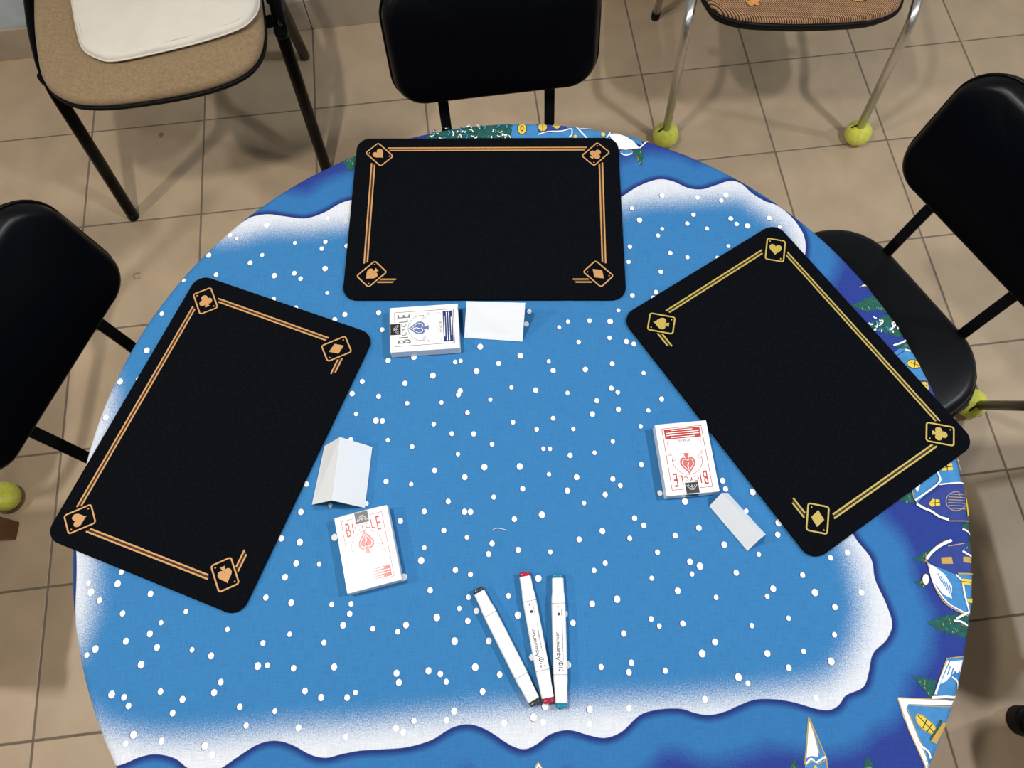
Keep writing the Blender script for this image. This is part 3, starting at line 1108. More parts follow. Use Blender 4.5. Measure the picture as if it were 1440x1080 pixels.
for k in range(4):
    pr.line([(1332 + k * 4, 934 + 3 * k), (1327 + k * 5, 946 + 3 * k)], 1.3, M_PLBLUE)
pr.line([(1312, 981), (1322, 952), (1331, 926), (1356, 923)], 1.3, M_PGOLD).line([(1315, 976), (1324, 950), (1333, 929)], 2.2, M_DOT, True)
pr.line([(1310, 981), (1330, 980), (1348, 981)], 3.0, M_DOT).line([(1338, 952), (1346, 958), (1350, 970)], 2.2, M_DOT, True)
pr.build()
fir([(1282, 950), (1298, 953), (1316, 957), (1313, 970), (1309, 982), (1297, 968)])
pr = Print('printed_house')
pr.poly([(1263, 983), (1348, 985), (1330, 1030), (1309, 1085)], M_PLBLUE)
pr.poly([(1262, 982), (1290, 983), (1346, 986), (1342, 992), (1310, 991), (1277, 990), (1274, 997), (1284, 1020), (1296, 1050), (1311, 1086), (1304, 1086), (1286, 1046), (1270, 1008)], M_DOT)
pr.line([(1262, 982), (1278, 1027), (1304, 1084)], 1.3, M_PGOLD).line([(1277, 991), (1310, 993), (1342, 994)], 1.2, M_PGOLD, True).line([(1275, 996), (1290, 1034), (1302, 1062)], 1.2, M_PGOLD)
pr.line([(1262, 981), (1346, 985)], 1.2, M_PGOLD)
pr.poly([(1286, 1008), (1289, 1003), (1297, 1005), (1311, 1017), (1318, 1025), (1311, 1034), (1296, 1026), (1288, 1016)], M_PGOLD)
pr.poly([(1287.5, 1008), (1290, 1005), (1297, 1007), (1310, 1018), (1315.5, 1025), (1310, 1031.5), (1297, 1024), (1289, 1015)], M_PYEL)
pr.line([(1290, 1006), (1312, 1029)], 1, M_PBLACK2).line([(1303, 1011), (1297, 1024)], 1, M_PBLACK2).line([(1310, 1018), (1303, 1029)], 1, M_PBLACK2)
pr.poly([(1308, 1042), (1325, 1016), (1333, 1017), (1316, 1046)], M_POCHRE).line([(1308, 1040), (1323, 1013)], 2.2, M_PGREEN)
pr.line([(1290, 1042), (1296, 1050), (1304, 1056), (1308, 1066)], 2.4, M_DOT, True)
pr.build()
# --- bottom edge
pr = Print('printed_church')
pr.poly([(1137, 1008), (1131.5, 1076), (1133, 1100), (1170, 1100), (1162, 1066)], M_PLBLUE)
pr.poly([(1137.5, 1014), (1134, 1066), (1140, 1063), (1150, 1064), (1151, 1056), (1144, 1026)], M_DOT)
pr.line([(1137, 1008), (1131.5, 1075)], 1.6, M_PGOLD).line([(1137, 1008), (1150, 1038), (1162, 1066), (1164, 1090)], 1.4, M_PGOLD).line([(1138, 1012), (1146, 1036), (1152, 1060)], 1.2, M_PGOLD)
pr.line([(1133, 1075), (1140, 1067), (1147, 1072), (1154, 1068), (1161, 1064)], 2.2, M_DOT, True).line([(1132, 1077), (1142, 1070), (1150, 1074), (1161, 1068)], 1.2, M_PGOLD, True)
pr.oval(1146, 1083, 3.2, 7, 0, M_PYEL)
pr.build()
fir([(1116, 1066), (1119, 1074), (1124, 1092), (1108, 1092), (1112, 1076)])
fir([(1219, 1062), (1224, 1071), (1231, 1082), (1236, 1095), (1212, 1090), (1216, 1075)])
pr = Print('printed_house')
pr.poly([(758, 1074), (776, 1100), (744, 1100)], M_PLBLUE).line([(744, 1098), (757, 1074), (772, 1096)], 3.0, M_DOT).line([(745, 1096), (757, 1072), (772, 1094)], 1.2, M_PGOLD)
pr.build()
# --- far edge
fir([(482, 226), (490, 219), (500, 214), (502, 226), (498, 237), (490, 240)])
snowy([(598, 196), (604, 187), (640, 179), (680, 172), (724, 166), (720, 182), (716, 200), (600, 202)], 604, 716, 177, 196, 60, 9)
pr = Print('printed_house')
pr.poly([(721, 166), (800, 164), (870, 180), (880, 212), (800, 205), (716, 202)], M_PLBLUE)
pr.poly([(754, 170), (800, 172), (796, 184), (775, 187), (757, 186)], M_PDBLUE)
pr.oval(734, 181, 7, 9, 0, M_PBLACK2).oval(734, 181, 6, 8, 0, M_PYEL).oval(734, 181, 2.6, 4, 0, M_PBLACK2).oval(734, 181, 1.5, 2.8, 0, M_PYEL)
pr.oval(763, 179, 6, 6, 0, M_PYEL).line([(758, 179), (768, 179)], 1, M_PBLACK2).line([(763, 174), (763, 185)], 1, M_PBLACK2)
pr.oval(783, 177, 5, 4.5, 0, M_PYEL).line([(779, 177), (787, 177)], 1, M_PBLACK2)
pr.line([(757, 190), (770, 186), (790, 185), (803, 182), (804, 190), (800, 194)], 2.0, M_DOT, True)
pr.line([(808, 176), (815, 184), (826, 196)], 2.6, M_DOT, True).line([(816, 182), (830, 181), (838, 179)], 2.0, M_DOT, True)
pr.oval(809, 193, 2.5, 2.5, 0, M_PYEL).oval(848, 190, 3, 3, 0, M_PYEL)
pr.line([(852, 196), (857, 189), (858, 183)], 2.2, M_DOT, True)
pr.poly([(856, 190), (868, 188), (878, 192), (890, 199), (898, 208), (880, 212), (868, 210)], M_DOT)
pr.poly([(872, 186), (886, 188), (900, 198), (906, 208), (894, 202), (884, 194)], M_PLBLUE)
pr.line([(866, 210), (880, 211), (900, 209), (903, 206), (912, 197)], 2.0, M_DOT)
pr.build()
Print('printed_snow_heap').oval(881, 214, 9, 5, 0, M_PGOLD).oval(881, 213.5, 8, 4, 0, M_PLBLUE).line([(873, 216), (880, 218.5), (889, 216)], 2.2, M_DOT, True).build()
fir([(890, 211), (902, 210), (905, 219), (902, 233), (895, 224)])
fir([(960, 216), (967, 213), (969, 219), (963, 219)])

# ------------------------------------------------------------------ black felt mats
MW, MH, MT = 0.3843, 0.2663, 0.0040


def suit_shape(kind):
    """outlines (unit height about 1, tip or top at +y) of a card suit"""
    if kind == 'heart':
        P = []
        for k in range(40):
            a = 2 * math.pi * k / 40
            P.append((16 * math.sin(a) ** 3 / 34, (13 * math.cos(a) - 5 * math.cos(2 * a) - 2 * math.cos(3 * a) - math.cos(4 * a)) / 30 + 0.08))
        return [P]
    if kind == 'diamond':
        return [[(0, .58), (.43, 0), (0, -.58), (-.43, 0)]]
    if kind == 'spade':
        P = []
        for k in range(40):
            a = 2 * math.pi * k / 40
            P.append((16 * math.sin(a) ** 3 / 34, -(13 * math.cos(a) - 5 * math.cos(2 * a) - 2 * math.cos(3 * a) - math.cos(4 * a)) / 30 + 0.06))
        return [P, [(-.05, -.2), (.05, -.2), (.17, -.56), (-.17, -.56)]]
    C = [[(cx + .24 * math.cos(2 * math.pi * k / 18), cy + .24 * math.sin(2 * math.pi * k / 18)) for k in range(18)] for cx, cy in ((0, .26), (-.25, -.1), (.25, -.1))]
    return C + [[(-.12, .1), (.12, .1), (.12, -.14), (-.12, -.14)], [(-.04, -.08), (.04, -.08), (.17, -.54), (-.17, -.54)]]


def make_mat(label, x, y, rot, ink, gap):
    z0 = TZ + 0.0014
    t = thing('playing_mat', label, 'mat', (x, y, z0), rot, 'black felt card mats')
    out = rrect(MW, MH, 0.019, 8)
    rings = []
    for ins, z in ((0.0008, 0.0), (0.0, 0.0006), (0.0, MT - 0.0009), (0.0004, MT - 0.0003), (0.0011, MT)):
        rings.append([Vector((p[0], p[1], z)) for p in inset_poly(out, ins)])
    loft('felt_pad', rings, M_MAT, t, smooth=False)
    zt = MT + 0.0003
    # double border lines on three sides, short stubs on the fourth
    for nm, segs in (('border_line', [((-.146, .1152), (.146, .1152)), ((-.143, .1107), (.143, .1107))]),
                     ('border_line', [((-.1678, .0885), (-.1662, -.078)), ((-.1632, .0855), (-.1618, -.076))]),
                     ('border_line', [((.1678, .0885), (.1662, -.078)), ((.1632, .0855), (.1618, -.076))]),
                     ('border_stub', [((-.142, -.1026), (-.1205, -.1026)), ((-.146, -.1072), (-.1245, -.1072))]),
                     ('border_stub', [((.142, -.1026), (.1205, -.1026)), ((.146, -.1072), (.1245, -.1072))])):
        f = Flat()
        for a, b in segs:
            f.stroke([a, b], 0.0020, zt)
        ln = f.build(nm, ink, t)
        (a, b), (c, d) = segs
        Flat().stroke([((a[0] + c[0]) / 2, (a[1] + c[1]) / 2), ((b[0] + d[0]) / 2, (b[1] + d[1]) / 2)], 0.0030, zt - 0.00012).build('line_gap', gap, ln)
    for kind, cx, cy, ang in (('heart', -.1575, .1035, 45), ('club', .1585, .1030, -45), ('spade', -.1545, -.0945, 135), ('diamond', .1555, -.0945, -135)):
        a = math.radians(ang)                      # direction of the little card's own up
        R = lambda p: (cx + math.cos(a) * p[0] - math.sin(a) * p[1], cy + math.sin(a) * p[0] + math.cos(a) * p[1])
        cb = Flat().poly([R(p) for p in rrect(.0262, .0348, .0034)], zt + 0.0001).build('corner_card', M_MAT, t)
        Flat().stroke([R(p) for p in rrect(.0246, .0332, .0030)], 0.0019, zt + 0.0003, True).build('card_outline', ink, cb)
        f = Flat()
        for k_, P in enumerate(suit_shape(kind)):
            f.poly([R((p[0] * .0180, p[1] * .0180)) for p in P], zt + 0.0003 + 0.00002 * k_)
        f.build('suit_sign', ink, cb)
        for s in (-1, 1):
            q = R((s * -.0082, s * .0125))
            Flat().disc(q[0], q[1], .00100, zt + 0.0003, 8).build('corner_pip', ink, cb)
    return t


make_mat('black felt mat with copper border, at the far side behind the blue card box', -.0280, .6038, -.0423, M_COPPER, M_COPPERD)
make_mat('black felt mat with copper border, on the left beside the tall white folded card', -.3762, .2985, 1.1784, M_COPPER, M_COPPERD)
make_mat('black felt mat with yellow gold border, on the right', .3617, .3409, -1.0296, M_GOLD, M_GOLDD)

# ------------------------------------------------------------------ playing card boxes
BW, BL, BH = 0.0645, 0.0905, 0.0178


def make_box(label, x, y, rot, ink, emblem, frame, letter):
    t = thing('card_box', label, 'card box', (x, y, TZ + 0.0014), rot, 'boxes of playing cards')
    box('carton', (0, 0, BH / 2), (BW, BL, BH), M_BOX, t, 0.0011)
    # tuck flap seam at the top end
    Flat().stroke([(-.024, .0452), (.024, .0452)], 0.0004, BH + 0.00015).build('flap_edge', M_PALEINK, t)
    z = BH + 0.0002
    top = BL / 2
    fr = Flat()
    fr.stroke([(-.0095, top - .0066), (-.0245, top - .0066), (-.0245, -top + .0064), (.0245, -top + .0064), (.0245, top - .0066), (.0095, top - .0066)], 0.0007, z)
    fr.build('printed_frame', frame, t)
    # arched title: tall letters at both ends, small ones in the middle
    L = Flat()
    for ch, lx, yb, hh, ww in (('B', -.0185, top - .0270, .0178, .0100), ('I', -.0125, top - .0238, .0125, .0095), ('C', -.0075, top - .0218, .0068, .0072), ('Y', -.0012, top - .0205, .0050, .0070),
                               ('C', .0050, top - .0218, .0068, .0072), ('L', .0110, top - .0238, .0125, .0085), ('E', .0178, top - .0270, .0178, .0100)):
        L.text(ch, lx, yb, ww * 1.12, hh / 0.72, 0, z)
        L.text(ch, lx + .0003, yb, ww * 1.12, hh / 0.72, 0, z + .00002)
    L.build('lettering', letter, t)
    # oval line with curls
    f = Flat()
    arc = [(.0182 * math.cos(math.radians(a)), top - .0425 + .0185 * math.sin(math.radians(a))) for a in range(-8, 189, 7)]
    f.stroke(arc, 0.0006, z)
    for s in (-1, 1):
        sp = [(s * (.0152 + (.0030 - k * .00014) * math.cos(k * .55)), top - .0455 + (.0030 - k * .00014) * math.sin(k * .55)) for k in range(17)]
        f.stroke(sp, 0.00045, z)
        sp = [(s * (.0200 + (.0022 - k * .00012) * math.cos(2 + k * .6)), top - .0505 + (.0022 - k * .00012) * math.sin(2 + k * .6)) for k in range(14)]
        f.stroke(sp, 0.00045, z)
        f.stroke([(s * .0188, top - .061), (s * .0212, top - .063), (s * .0205, top - .066), (s * .0180, top - .068)], 0.0004, z)
    f.build('scroll_line', letter, t)
    sp = Flat()
    for k_, P in enumerate(suit_shape('spade')):
        sp.poly([(p[0] * .0200, top - .0378 + p[1] * .0235) for p in P], z + .00002 * k_)
    e = sp.build('spade_emblem', emblem, t)
    sp = Flat()
    for P in suit_shape('spade')[:1]:
        sp.stroke([(p[0] * .0145, top - .0376 + p[1] * .0165) for p in P], 0.0007, z + 0.0001, True)
    sp.stroke([(0, top - .031), (.0006, top - .035), (-.0008, top - .038), (.0008, top - .042)], 0.0011, z + 0.0001)
    sp.build('emblem_tracery', M_BOX, e)
    f = Flat()
    for k in range(5):
        for s in range(14):
            x0 = -.0165 + s * .0024
            f.stroke([(x0, top - .0535 - k * .0016), (x0 + .0016, top - .0535 - k * .0016)], 0.00035, z)
    f.build('small_print', M_PALEINK, t)
    Flat().stroke([(-.0105, top - .0625), (.0105, top - .0625)], 0.0005, z).build('rule_line', M_PALEINK, t)
    Flat().text('POKER', 0, top - .0688, .0053, .0050, 0, z).build('lettering', M_GREYINK, t)
    b = Flat().poly([(-.0222, -top + .0077), (.0222, -top + .0077), (.0222, -top + .0205), (-.0222, -top + .0205)], z).build('colour_band', ink, t)
    f = Flat()
    for k, hw in enumerate((.0148, .0205, .0205, .0130)):
        yy = -top + .0186 - k * .0030
        f.stroke([(-hw, yy), (hw, yy)], 0.0010, z + 0.0001)
    f.build('band_text', M_BOX, b)
    s = Flat().poly([(-.0079, top - .0008), (.0079, top - .0008), (.0079, top - .0142), (-.0079, top - .0142)], z + 0.0002).build('seal_sticker', M_SEAL, t)
    f = Flat()
    for rr in (.0062, .0042):
        f.stroke([(rr * math.cos(math.radians(a)), top - .0125 + rr * math.sin(math.radians(a))) for a in range(10, 171, 16)], 0.0007, z + 0.0003)
    f.stroke([(0, top - .0055), (0, top - .0110)], 0.0012, z + 0.0003)
    f.stroke([(-.0024, top - .0055), (.0024, top - .0055)], 0.0009, z + 0.0003)
    f.build('seal_mark', M_PALEINK, s)
    box('seal_tail', (0, top + .0001, BH - .006), (.0158, .0007, .0118), M_SEAL, t)
    return t


make_box('white playing card box with navy print, beside the far mat', -.112, .4255, math.radians(91.9), M_NAVYINK, M_STEELINK, M_GREYINK, M_GREYINK)
make_box('white playing card box with faint red print, below the tall folded card on the left', -.1775, .1418, math.radians(12.4), M_REDINK, M_PINKINK, M_REDINK, M_REDINK)
make_box('white playing card box with red print lying upside down beside the right mat', .2100, .2370, math.radians(183.2), M_REDINK, M_PINKINK, M_REDINK, M_REDINK)


# ------------------------------------------------------------------ folded white cards
def make_tent(label, a0, a1, r0, r1, b0, b1):
    """tent card: foot line a, ridge r, foot line b"""
    V = [Vector(v) for v in (a0, a1, r0, r1, b0, b1)]
    zc = sum((v for v in V), Vector()) / 6
    zc.z = 0
    t = thing('folded_card', label, 'card', (zc.x, zc.y, TZ + 0.0014), 0, 'folded white name cards')
    base = Vector((zc.x, zc.y, TZ))
    V = [v - base for v in V]
    th = 0.0005
    for name, (p, q, r, s) in (('card_face', (V[0], V[1], V[3], V[2])), ('card_face', (V[5], V[4], V[2], V[3]))):
        n = (q - p).cross(s - p).normalized()
        o = fix_normals(link_mesh(name, [p, q, r, s, p - n * th, q - n * th, r - n * th * .3, s - n * th * .3],
                    [(0, 1, 2, 3), (7, 6, 5, 4), (0, 4, 5, 1), (1, 5, 6, 2), (2, 6, 7, 3), (3, 7, 4, 0)], M_CARD, t))
    return t


make_tent('tall white folded card standing beside the left mat', at(456.6, 627.8, TZ), at(439, 710, TZ), at(478.6, 615, TZ + .041), at(467, 704, TZ + .041), at(523.8, 629, TZ), at(513.4, 714.6, TZ))
make_tent('low white folded card standing beside the right mat', at(997, 712, TZ), at(1050.6, 775, TZ), at(1014.2, 693.7, TZ + .0215), at(1069.4, 757.2, TZ + .0215), at(1023.4, 693.7, TZ), at(1076.5, 752, TZ))
n0, n1 = at(653, 475.5, TZ), at(734.7, 481, TZ)
r0, r1 = at(656, 424.3, TZ + .040), at(738.7, 426.6, TZ + .040)
fd = (Vector((r0.x + r1.x - n0.x - n1.x, r0.y + r1.y - n0.y - n1.y, 0)) / 2) * 0.36
make_tent('white folded card standing right of the navy card box', n0, n1, r0, r1, Vector((r0.x, r0.y, TZ)) + fd, Vector((r1.x, r1.y, TZ)) + fd)


# ------------------------------------------------------------------ marker pens
def make_pen(label, a, b, endm, printed):
    """white double ended marker from end a (far) to end b (near)"""
    a, b = Vector(a), Vector(b)
    L = (b - a).length
    ang = math.atan2((a - b).y, (a - b).x)
    mid = (a + b) / 2
    t = thing('marker_pen', label, 'marker pen', (mid.x, mid.y, TZ + 0.0014), ang, 'white marker pens')
    hw, hh = 0.0080, 0.0066

    def sec(x, w, h):
        return [Vector((x, p[0], p[1] + hh)) for p in rrect(2 * w, 2 * h, min(w, h) * 0.55, 4)]
    h2 = L / 2
    # +x end is the far one
    loft('barrel', [sec(-h2 * .52, hw * .985, hh * .99), sec(-h2 * .50, hw, hh), sec(h2 * .53, hw, hh), sec(h2 * .535, hw * .97, hh * .97)], M_PENW, t)
    loft('cap', [sec(h2 * .538, hw * .97, hh * .97), sec(h2 * .545, hw, hh), sec(h2 * .62, hw * .97, hh * .97), sec(h2 * .72, hw * .86, hh * .88), sec(h2 * .925, hw * .84, hh * .86), sec(h2 * .93, hw * .80, hh * .82)], M_PENW, t)
    loft('cap', [sec(-h2 * .523, hw * .985, hh * .99), sec(-h2 * .60, hw * .98, hh * .98), sec(-h2 * .70, hw * .90, hh * .92), sec(-h2 * .92, hw * .87, hh * .88), sec(-h2 * .925, hw * .82, hh * .82)], M_PENW, t)
    loft('cap_seam', [sec(h2 * .533, hw * 1.003, hh * 1.003), sec(h2 * .541, hw * 1.003, hh * 1.003)], M_SEAM, t)
    for s in (1, -1):
        loft('coloured_end', [sec(s * h2 * .93, hw * .78, hh * .80), sec(s * h2 * .985, hw * .78, hh * .80), sec(s * h2, hw * .70, hh * .72)], endm, t)
    if printed:
        z = 2 * hh + 0.00015
        f = Flat()
        f.text('Aquamarker', -.008, .0006, .0060, .0066, 0, z)
        f.text('Aquamarker', -.0078, .0007, .0060, .0066, 0, z + .00002)
        f.text('DUAL TIP MARKER', -.004, -.0036, .0024, .0021, 0, z)
        f.stroke([(-.024, -.0036), (.014, -.0036)], .0003, z)
        f.disc(h2 * .37, .0002, .0017, z)
        f.poly([(h2 * .49, .0020), (h2 * .49, -.0002), (h2 * .455, .0009)], z)
        f.stroke([(h2 * .44, -.0030), (h2 * .34, -.0030)], .0004, z)
        f.stroke([(-h2 * .365 + .0021 * math.cos(q), -.0006 + .0024 * math.sin(q)) for q in [k * math.pi / 6 for k in range(12)]], .0008, z, True)
        f.stroke([(-h2 * .365, .0014), (-h2 * .365, -.0026)], .0006, z)
        f.stroke([(-h2 * .42, .0020), (-h2 * .42, -.0030)], .0008, z)
        f.poly([(-h2 * .445, .0022), (-h2 * .445, -.0002), (-h2 * .485, .0010)], z)
        f.stroke([(-h2 * .455, -.0022), (-h2 * .455, -.0038)], .0005, z)
        f.build('lettering', M_INK, t)
    return t


zc = TZ + .008
make_pen('white marker pen with charcoal ends, leftmost of the three, no print showing', at(671.5, 828, zc), at(753.5, 991, zc), M_PBLACK, False)
make_pen('white marker pen with crimson ends, in the middle of the three', at(737.2, 805, zc), at(771.5, 988.5, zc), M_PRED, True)
make_pen('white marker pen with teal ends, rightmost of the three', at(784, 807, zc), at(789.5, 996, zc), M_PTEAL, True)

# white thread lying on the cloth
th = [at(x, y, TZ + 0.0014) for x, y in ((692, 746), (697, 743), (705, 743.5), (714, 746))]
tag(sweep('thread', smooth_open(th, 5), circ(0.00035, 6), M_THREAD), 'short white thread lying loose on the blue cloth', 'thread')


# ------------------------------------------------------------------ chairs
def ball_mesh(r):
    bm = bmesh.new()
    bmesh.ops.create_uvsphere(bm, u_segments=28, v_segments=18, radius=r)
    return bm


BR = 0.0335


def tennis_ball(parent, foot, lean, yaw=0.0):
    """felt ball pushed over a leg end, with its seam line and the dark cut for the leg"""
    b = bm_obj('tennis_ball', ball_mesh(BR), M_BALL, parent, True)
    b.location = (foot[0], foot[1], BR)
    b.rotation_euler = (0, 0, yaw)
    pts = []
    for k in range(61):
        a = 2 * math.pi * k / 60
        p = Vector((math.cos(a) + .45 * math.cos(3 * a), math.sin(a) - .45 * math.sin(3 * a), 1.35 * math.sin(2 * a))).normalized()
        pts.append(p * (BR + 0.0001))
    sweep('ball_seam', pts, circ(0.0009, 5), M_BALLSEAM, b)
    d = Vector(lean).normalized()
    side = d.cross(Vector((0, 0, 1)))
    side = side.normalized() if side.length > 1e-4 else Vector((1, 0, 0))
    f2 = side.cross(d).normalized()
    if f2.y > 0:
        f2 = -f2
    cutp = [(d * math.cos(q) + (f2 * .85 + side * .5).normalized() * math.sin(q)) * (BR + 0.0003) for q in [0.28 + k * .07 for k in range(8)]]
    c = sweep('ball_cut', cutp, circ(0.0026, 6, 0.0012), M_DARKHOLE, b)
    c.rotation_euler = (0, 0, -yaw)
    return b


def black_chair(label, x, y, rot, splay, seat_in=0.0, bw=0.376):
    """local: +y is the chair's back, origin between the two back bars on the floor"""
    t = thing('black_chair', label, 'chair', (x, y, 0), rot, 'black padded chairs around the table')
    out = ccw(rrect(0.405, 0.41, 0.11, 8))
    out = [(p[0] * (1.0 if p[1] > 0 else 1.02), p[1] - 0.208 - seat_in) for p in out]
    s = cushion('seat', out, 0.418, 0.458, 0.022, 0.006, M_VINYL, t)
    cushion('seat_shell', [(p[0] * .97, (p[1] + .208 + seat_in) * .97 - .208 - seat_in) for p in out], 0.402, 0.419, 0.008, 0.0, M_BLACKP, t)
    q = inset_poly(out, -0.0010)
    sweep('piping', [(p.x, p.y, 0.4345) for p in q] + [(q[0].x, q[0].y, 0.4345)], circ(0.0022, 6), M_VINYL, s)
    # backrest: padded panel, gently curved round the sitter and leaning back
    bh, bt = 0.225, 0.036
    outl = ccw([(p[0] * (1 - 0.10 * (p[1] / bh + .5) * 0), p[1]) for p in rrect(bw, bh, 0.062, 8)])
    lean = math.radians(13)

    def warp(v):
        # v: x width, y height, z thickness (front is +z of the pad)
        depth = -(v.z) - 0.55 * v.x * v.x + 0.024
        h = v.y + bh / 2
        return Vector((v.x, depth + h * math.sin(lean) + 0.006, 0.588 + h * math.cos(lean)))
    bk = cushion('backrest', outl, 0.0, bt, 0.016, 0.008, M_VINYL, t, warp)
    q = inset_poly(outl, -0.0008)
    pp = [warp(Vector((p.x, p.y, bt * .40))) for p in q]
    sweep('piping', pp + [pp[0]], circ(0.0022, 6), M_VINYL, bk)
    for sx in (-1, 1):
        pts = rounded_path([(sx * .098, -.12, 0.396), (sx * .098, -.006, 0.398), (sx * .098, .010, 0.53), (sx * .098, .062, 0.76)], 0.05, 6)
        sweep('back_bar', pts, rrect(0.006, 0.019, 0.001, 2), M_BAR, t, smooth=False, up=Vector((1, 0, 0)))
    # tube legs, the rear ones raked back, with tennis balls on the feet
    for sx in (-1, 1):
        for rear in (0, 1):
            fy = splay if rear else -0.345
            foot = Vector((sx * (.205 if rear else .17), fy, 0.012))
            tp_ = Vector((sx * (.185 if rear else .165), -.05 if rear else -.32, 0.402))
            lg = sweep('leg', rounded_path([tp_ + Vector((-sx * .10, 0, -.006)), tp_ + Vector((sx * .012, 0, -.006)), foot], 0.04, 6), circ(0.0095), M_TUBE, t)
            tennis_ball(lg, (foot.x, foot.y), tp_ - foot, 0.8 * sx + rear)
    return t


black_chair('black padded chair at the far side, only its backrest showing above the table', -.0065, .966, math.radians(5.5), .18, 0.0, .356)
black_chair('black padded chair at the left edge of the picture, beside the left mat', -.690, .457, math.radians(67.3), .03, .055)
black_chair('black padded chair on the right, its seat half under the table', .7525, .6155, math.radians(-61.0), .10)


def side_chair_seat(pts):
    return ccw([(p.x, p.y) for p in smooth_closed([Vector(q) for q in pts], 6)])


# beige chair with black frame, upper left
RB = math.radians(13.0)
OB = Vector((-.700, 1.150, 0))
bc = thing('beige_chair', 'beige velour chair with black metal frame, a cream pad on its seat', 'chair', OB, RB)
RinvB = Matrix.Rotation(-RB, 2)


def lb(x, y, z):
    p = RinvB @ Vector((x - OB.x, y - OB.y))
    return Vector((p.x, p.y, z))


seat_pts = [lb(*p, 0).xy for p in [(-.881, 1.112), (-.821, 1.096), (-.736, 1.100), (-.624, 1.119), (-.545, 1.148), (-.503, 1.188), (-.489, 1.250), (-.502, 1.350), (-.530, 1.470), (-.560, 1.545),
                                   (-.62, 1.575), (-.80, 1.535), (-.96, 1.495), (-1.005, 1.45), (-.990, 1.372), (-.965, 1.262), (-.930, 1.160)]]
so = side_chair_seat(seat_pts)
s = cushion('seat', so, 0.449, 0.473, 0.014, 0.006, M_BEIGE, bc)
cushion('seat_shell', [tuple(p) for p in inset_poly(so, -0.0022)], 0.4405, 0.4505, 0.003, 0.0, M_BLACKP, bc)
prof = circ(0.0142, 16, 0.0155)
fl_, fr_, rr_ = lb(-.966, 1.140, 0), lb(-.470, 1.262, 0), lb(-.553, 1.655, 0)
bl_t = lb(-.953, 1.200, .425)
br_t = lb(-.466, 1.300, .425)
for sx, foot, topp in ((-1, fl_, bl_t), (1, fr_, br_t)):
    bx = topp.x - sx * .006
    by = topp.y + .10
    up_ = [foot, topp, Vector((bx + sx * .010, by, .452)), Vector((bx + sx * .010, .43, .475)), Vector((bx, .50, .86))]
    sweep('side_frame', rounded_path(up_, 0.055, 8), prof, M_BLACKM, bc)
    rf = Vector((rr_.x if sx > 0 else fl_.x + .01, rr_.y, 0))
    sweep('rear_leg', rounded_path([rf, Vector((bx + sx * .004, .24, .43)), Vector((bx + sx * .004, .17, .445))], 0.03, 6), prof, M_BLACKM, bc)
    sweep('bracket', [(bx - sx * .05, topp.y + .035, .428), (bx + sx * .006, topp.y + .035, .430)], rrect(0.03, 0.012, 0.004, 2), M_BLACKM, bc, smooth=False)
    sweep('clamp_ring', [topp + (topp - foot).normalized() * -.005, topp + (topp - foot).normalized() * .010], circ(0.0148, 16, 0.0166), M_BLACKM, bc)
    sweep('foot_cap', [foot, foot + (topp - foot).normalized() * .02], circ(0.0138, 16, 0.0156), M_BLACKP, bc)
outl = ccw(rrect(0.46, 0.28, 0.06, 8))
cushion('backrest', outl, 0, .035, .014, .006, M_BEIGE, bc, lambda v: Vector((v.x + .0, .49 - v.z - .4 * v.x ** 2 + (v.y + .14) * .12, .70 + v.y)))

# cream pad on that seat
pad_px = [(-.905, 1.40), (-.890, 1.344), (-.865, 1.262), (-.845, 1.215), (-.813, 1.189), (-.769, 1.180), (-.650, 1.208), (-.560, 1.238), (-.512, 1.268), (-.496, 1.324), (-.520, 1.43), (-.56, 1.50), (-.66, 1.505), (-.83, 1.47)]
po = Vector((-.70, 1.34, .4805))
pad = thing('seat_pad', 'flat cream cotton pad lying on the beige chair', 'cushion', po)
pso = ccw([(p.x, p.y) for p in smooth_closed([Vector((q[0] - po.x, q[1] - po.y)) for q in pad_px], 6)])
rp = random.Random(5)
cushion('pad_body', pso, 0.0, 0.017, 0.008, 0.010, M_CREAM, pad, lambda v: Vector((v.x, v.y, v.z + (0.0018 * math.sin(v.x * 37 + v.y * 55) * math.sin(v.x * 21 - v.y * 30) if v.z > .012 else 0))))
q = inset_poly(pso, -0.0004)
sweep('piped_edge', [(p.x, p.y, .0062) for p in q] + [(q[0].x, q[0].y, .0062)], circ(0.0020, 6), M_CREAM, pad)
q = inset_poly(pso, 0.0105)
sweep('stitching', [(p.x, p.y, .0172) for p in q] + [(q[0].x, q[0].y, .0172)], circ(0.0006, 5), M_PALEINK if False else M_CREAM, pad)


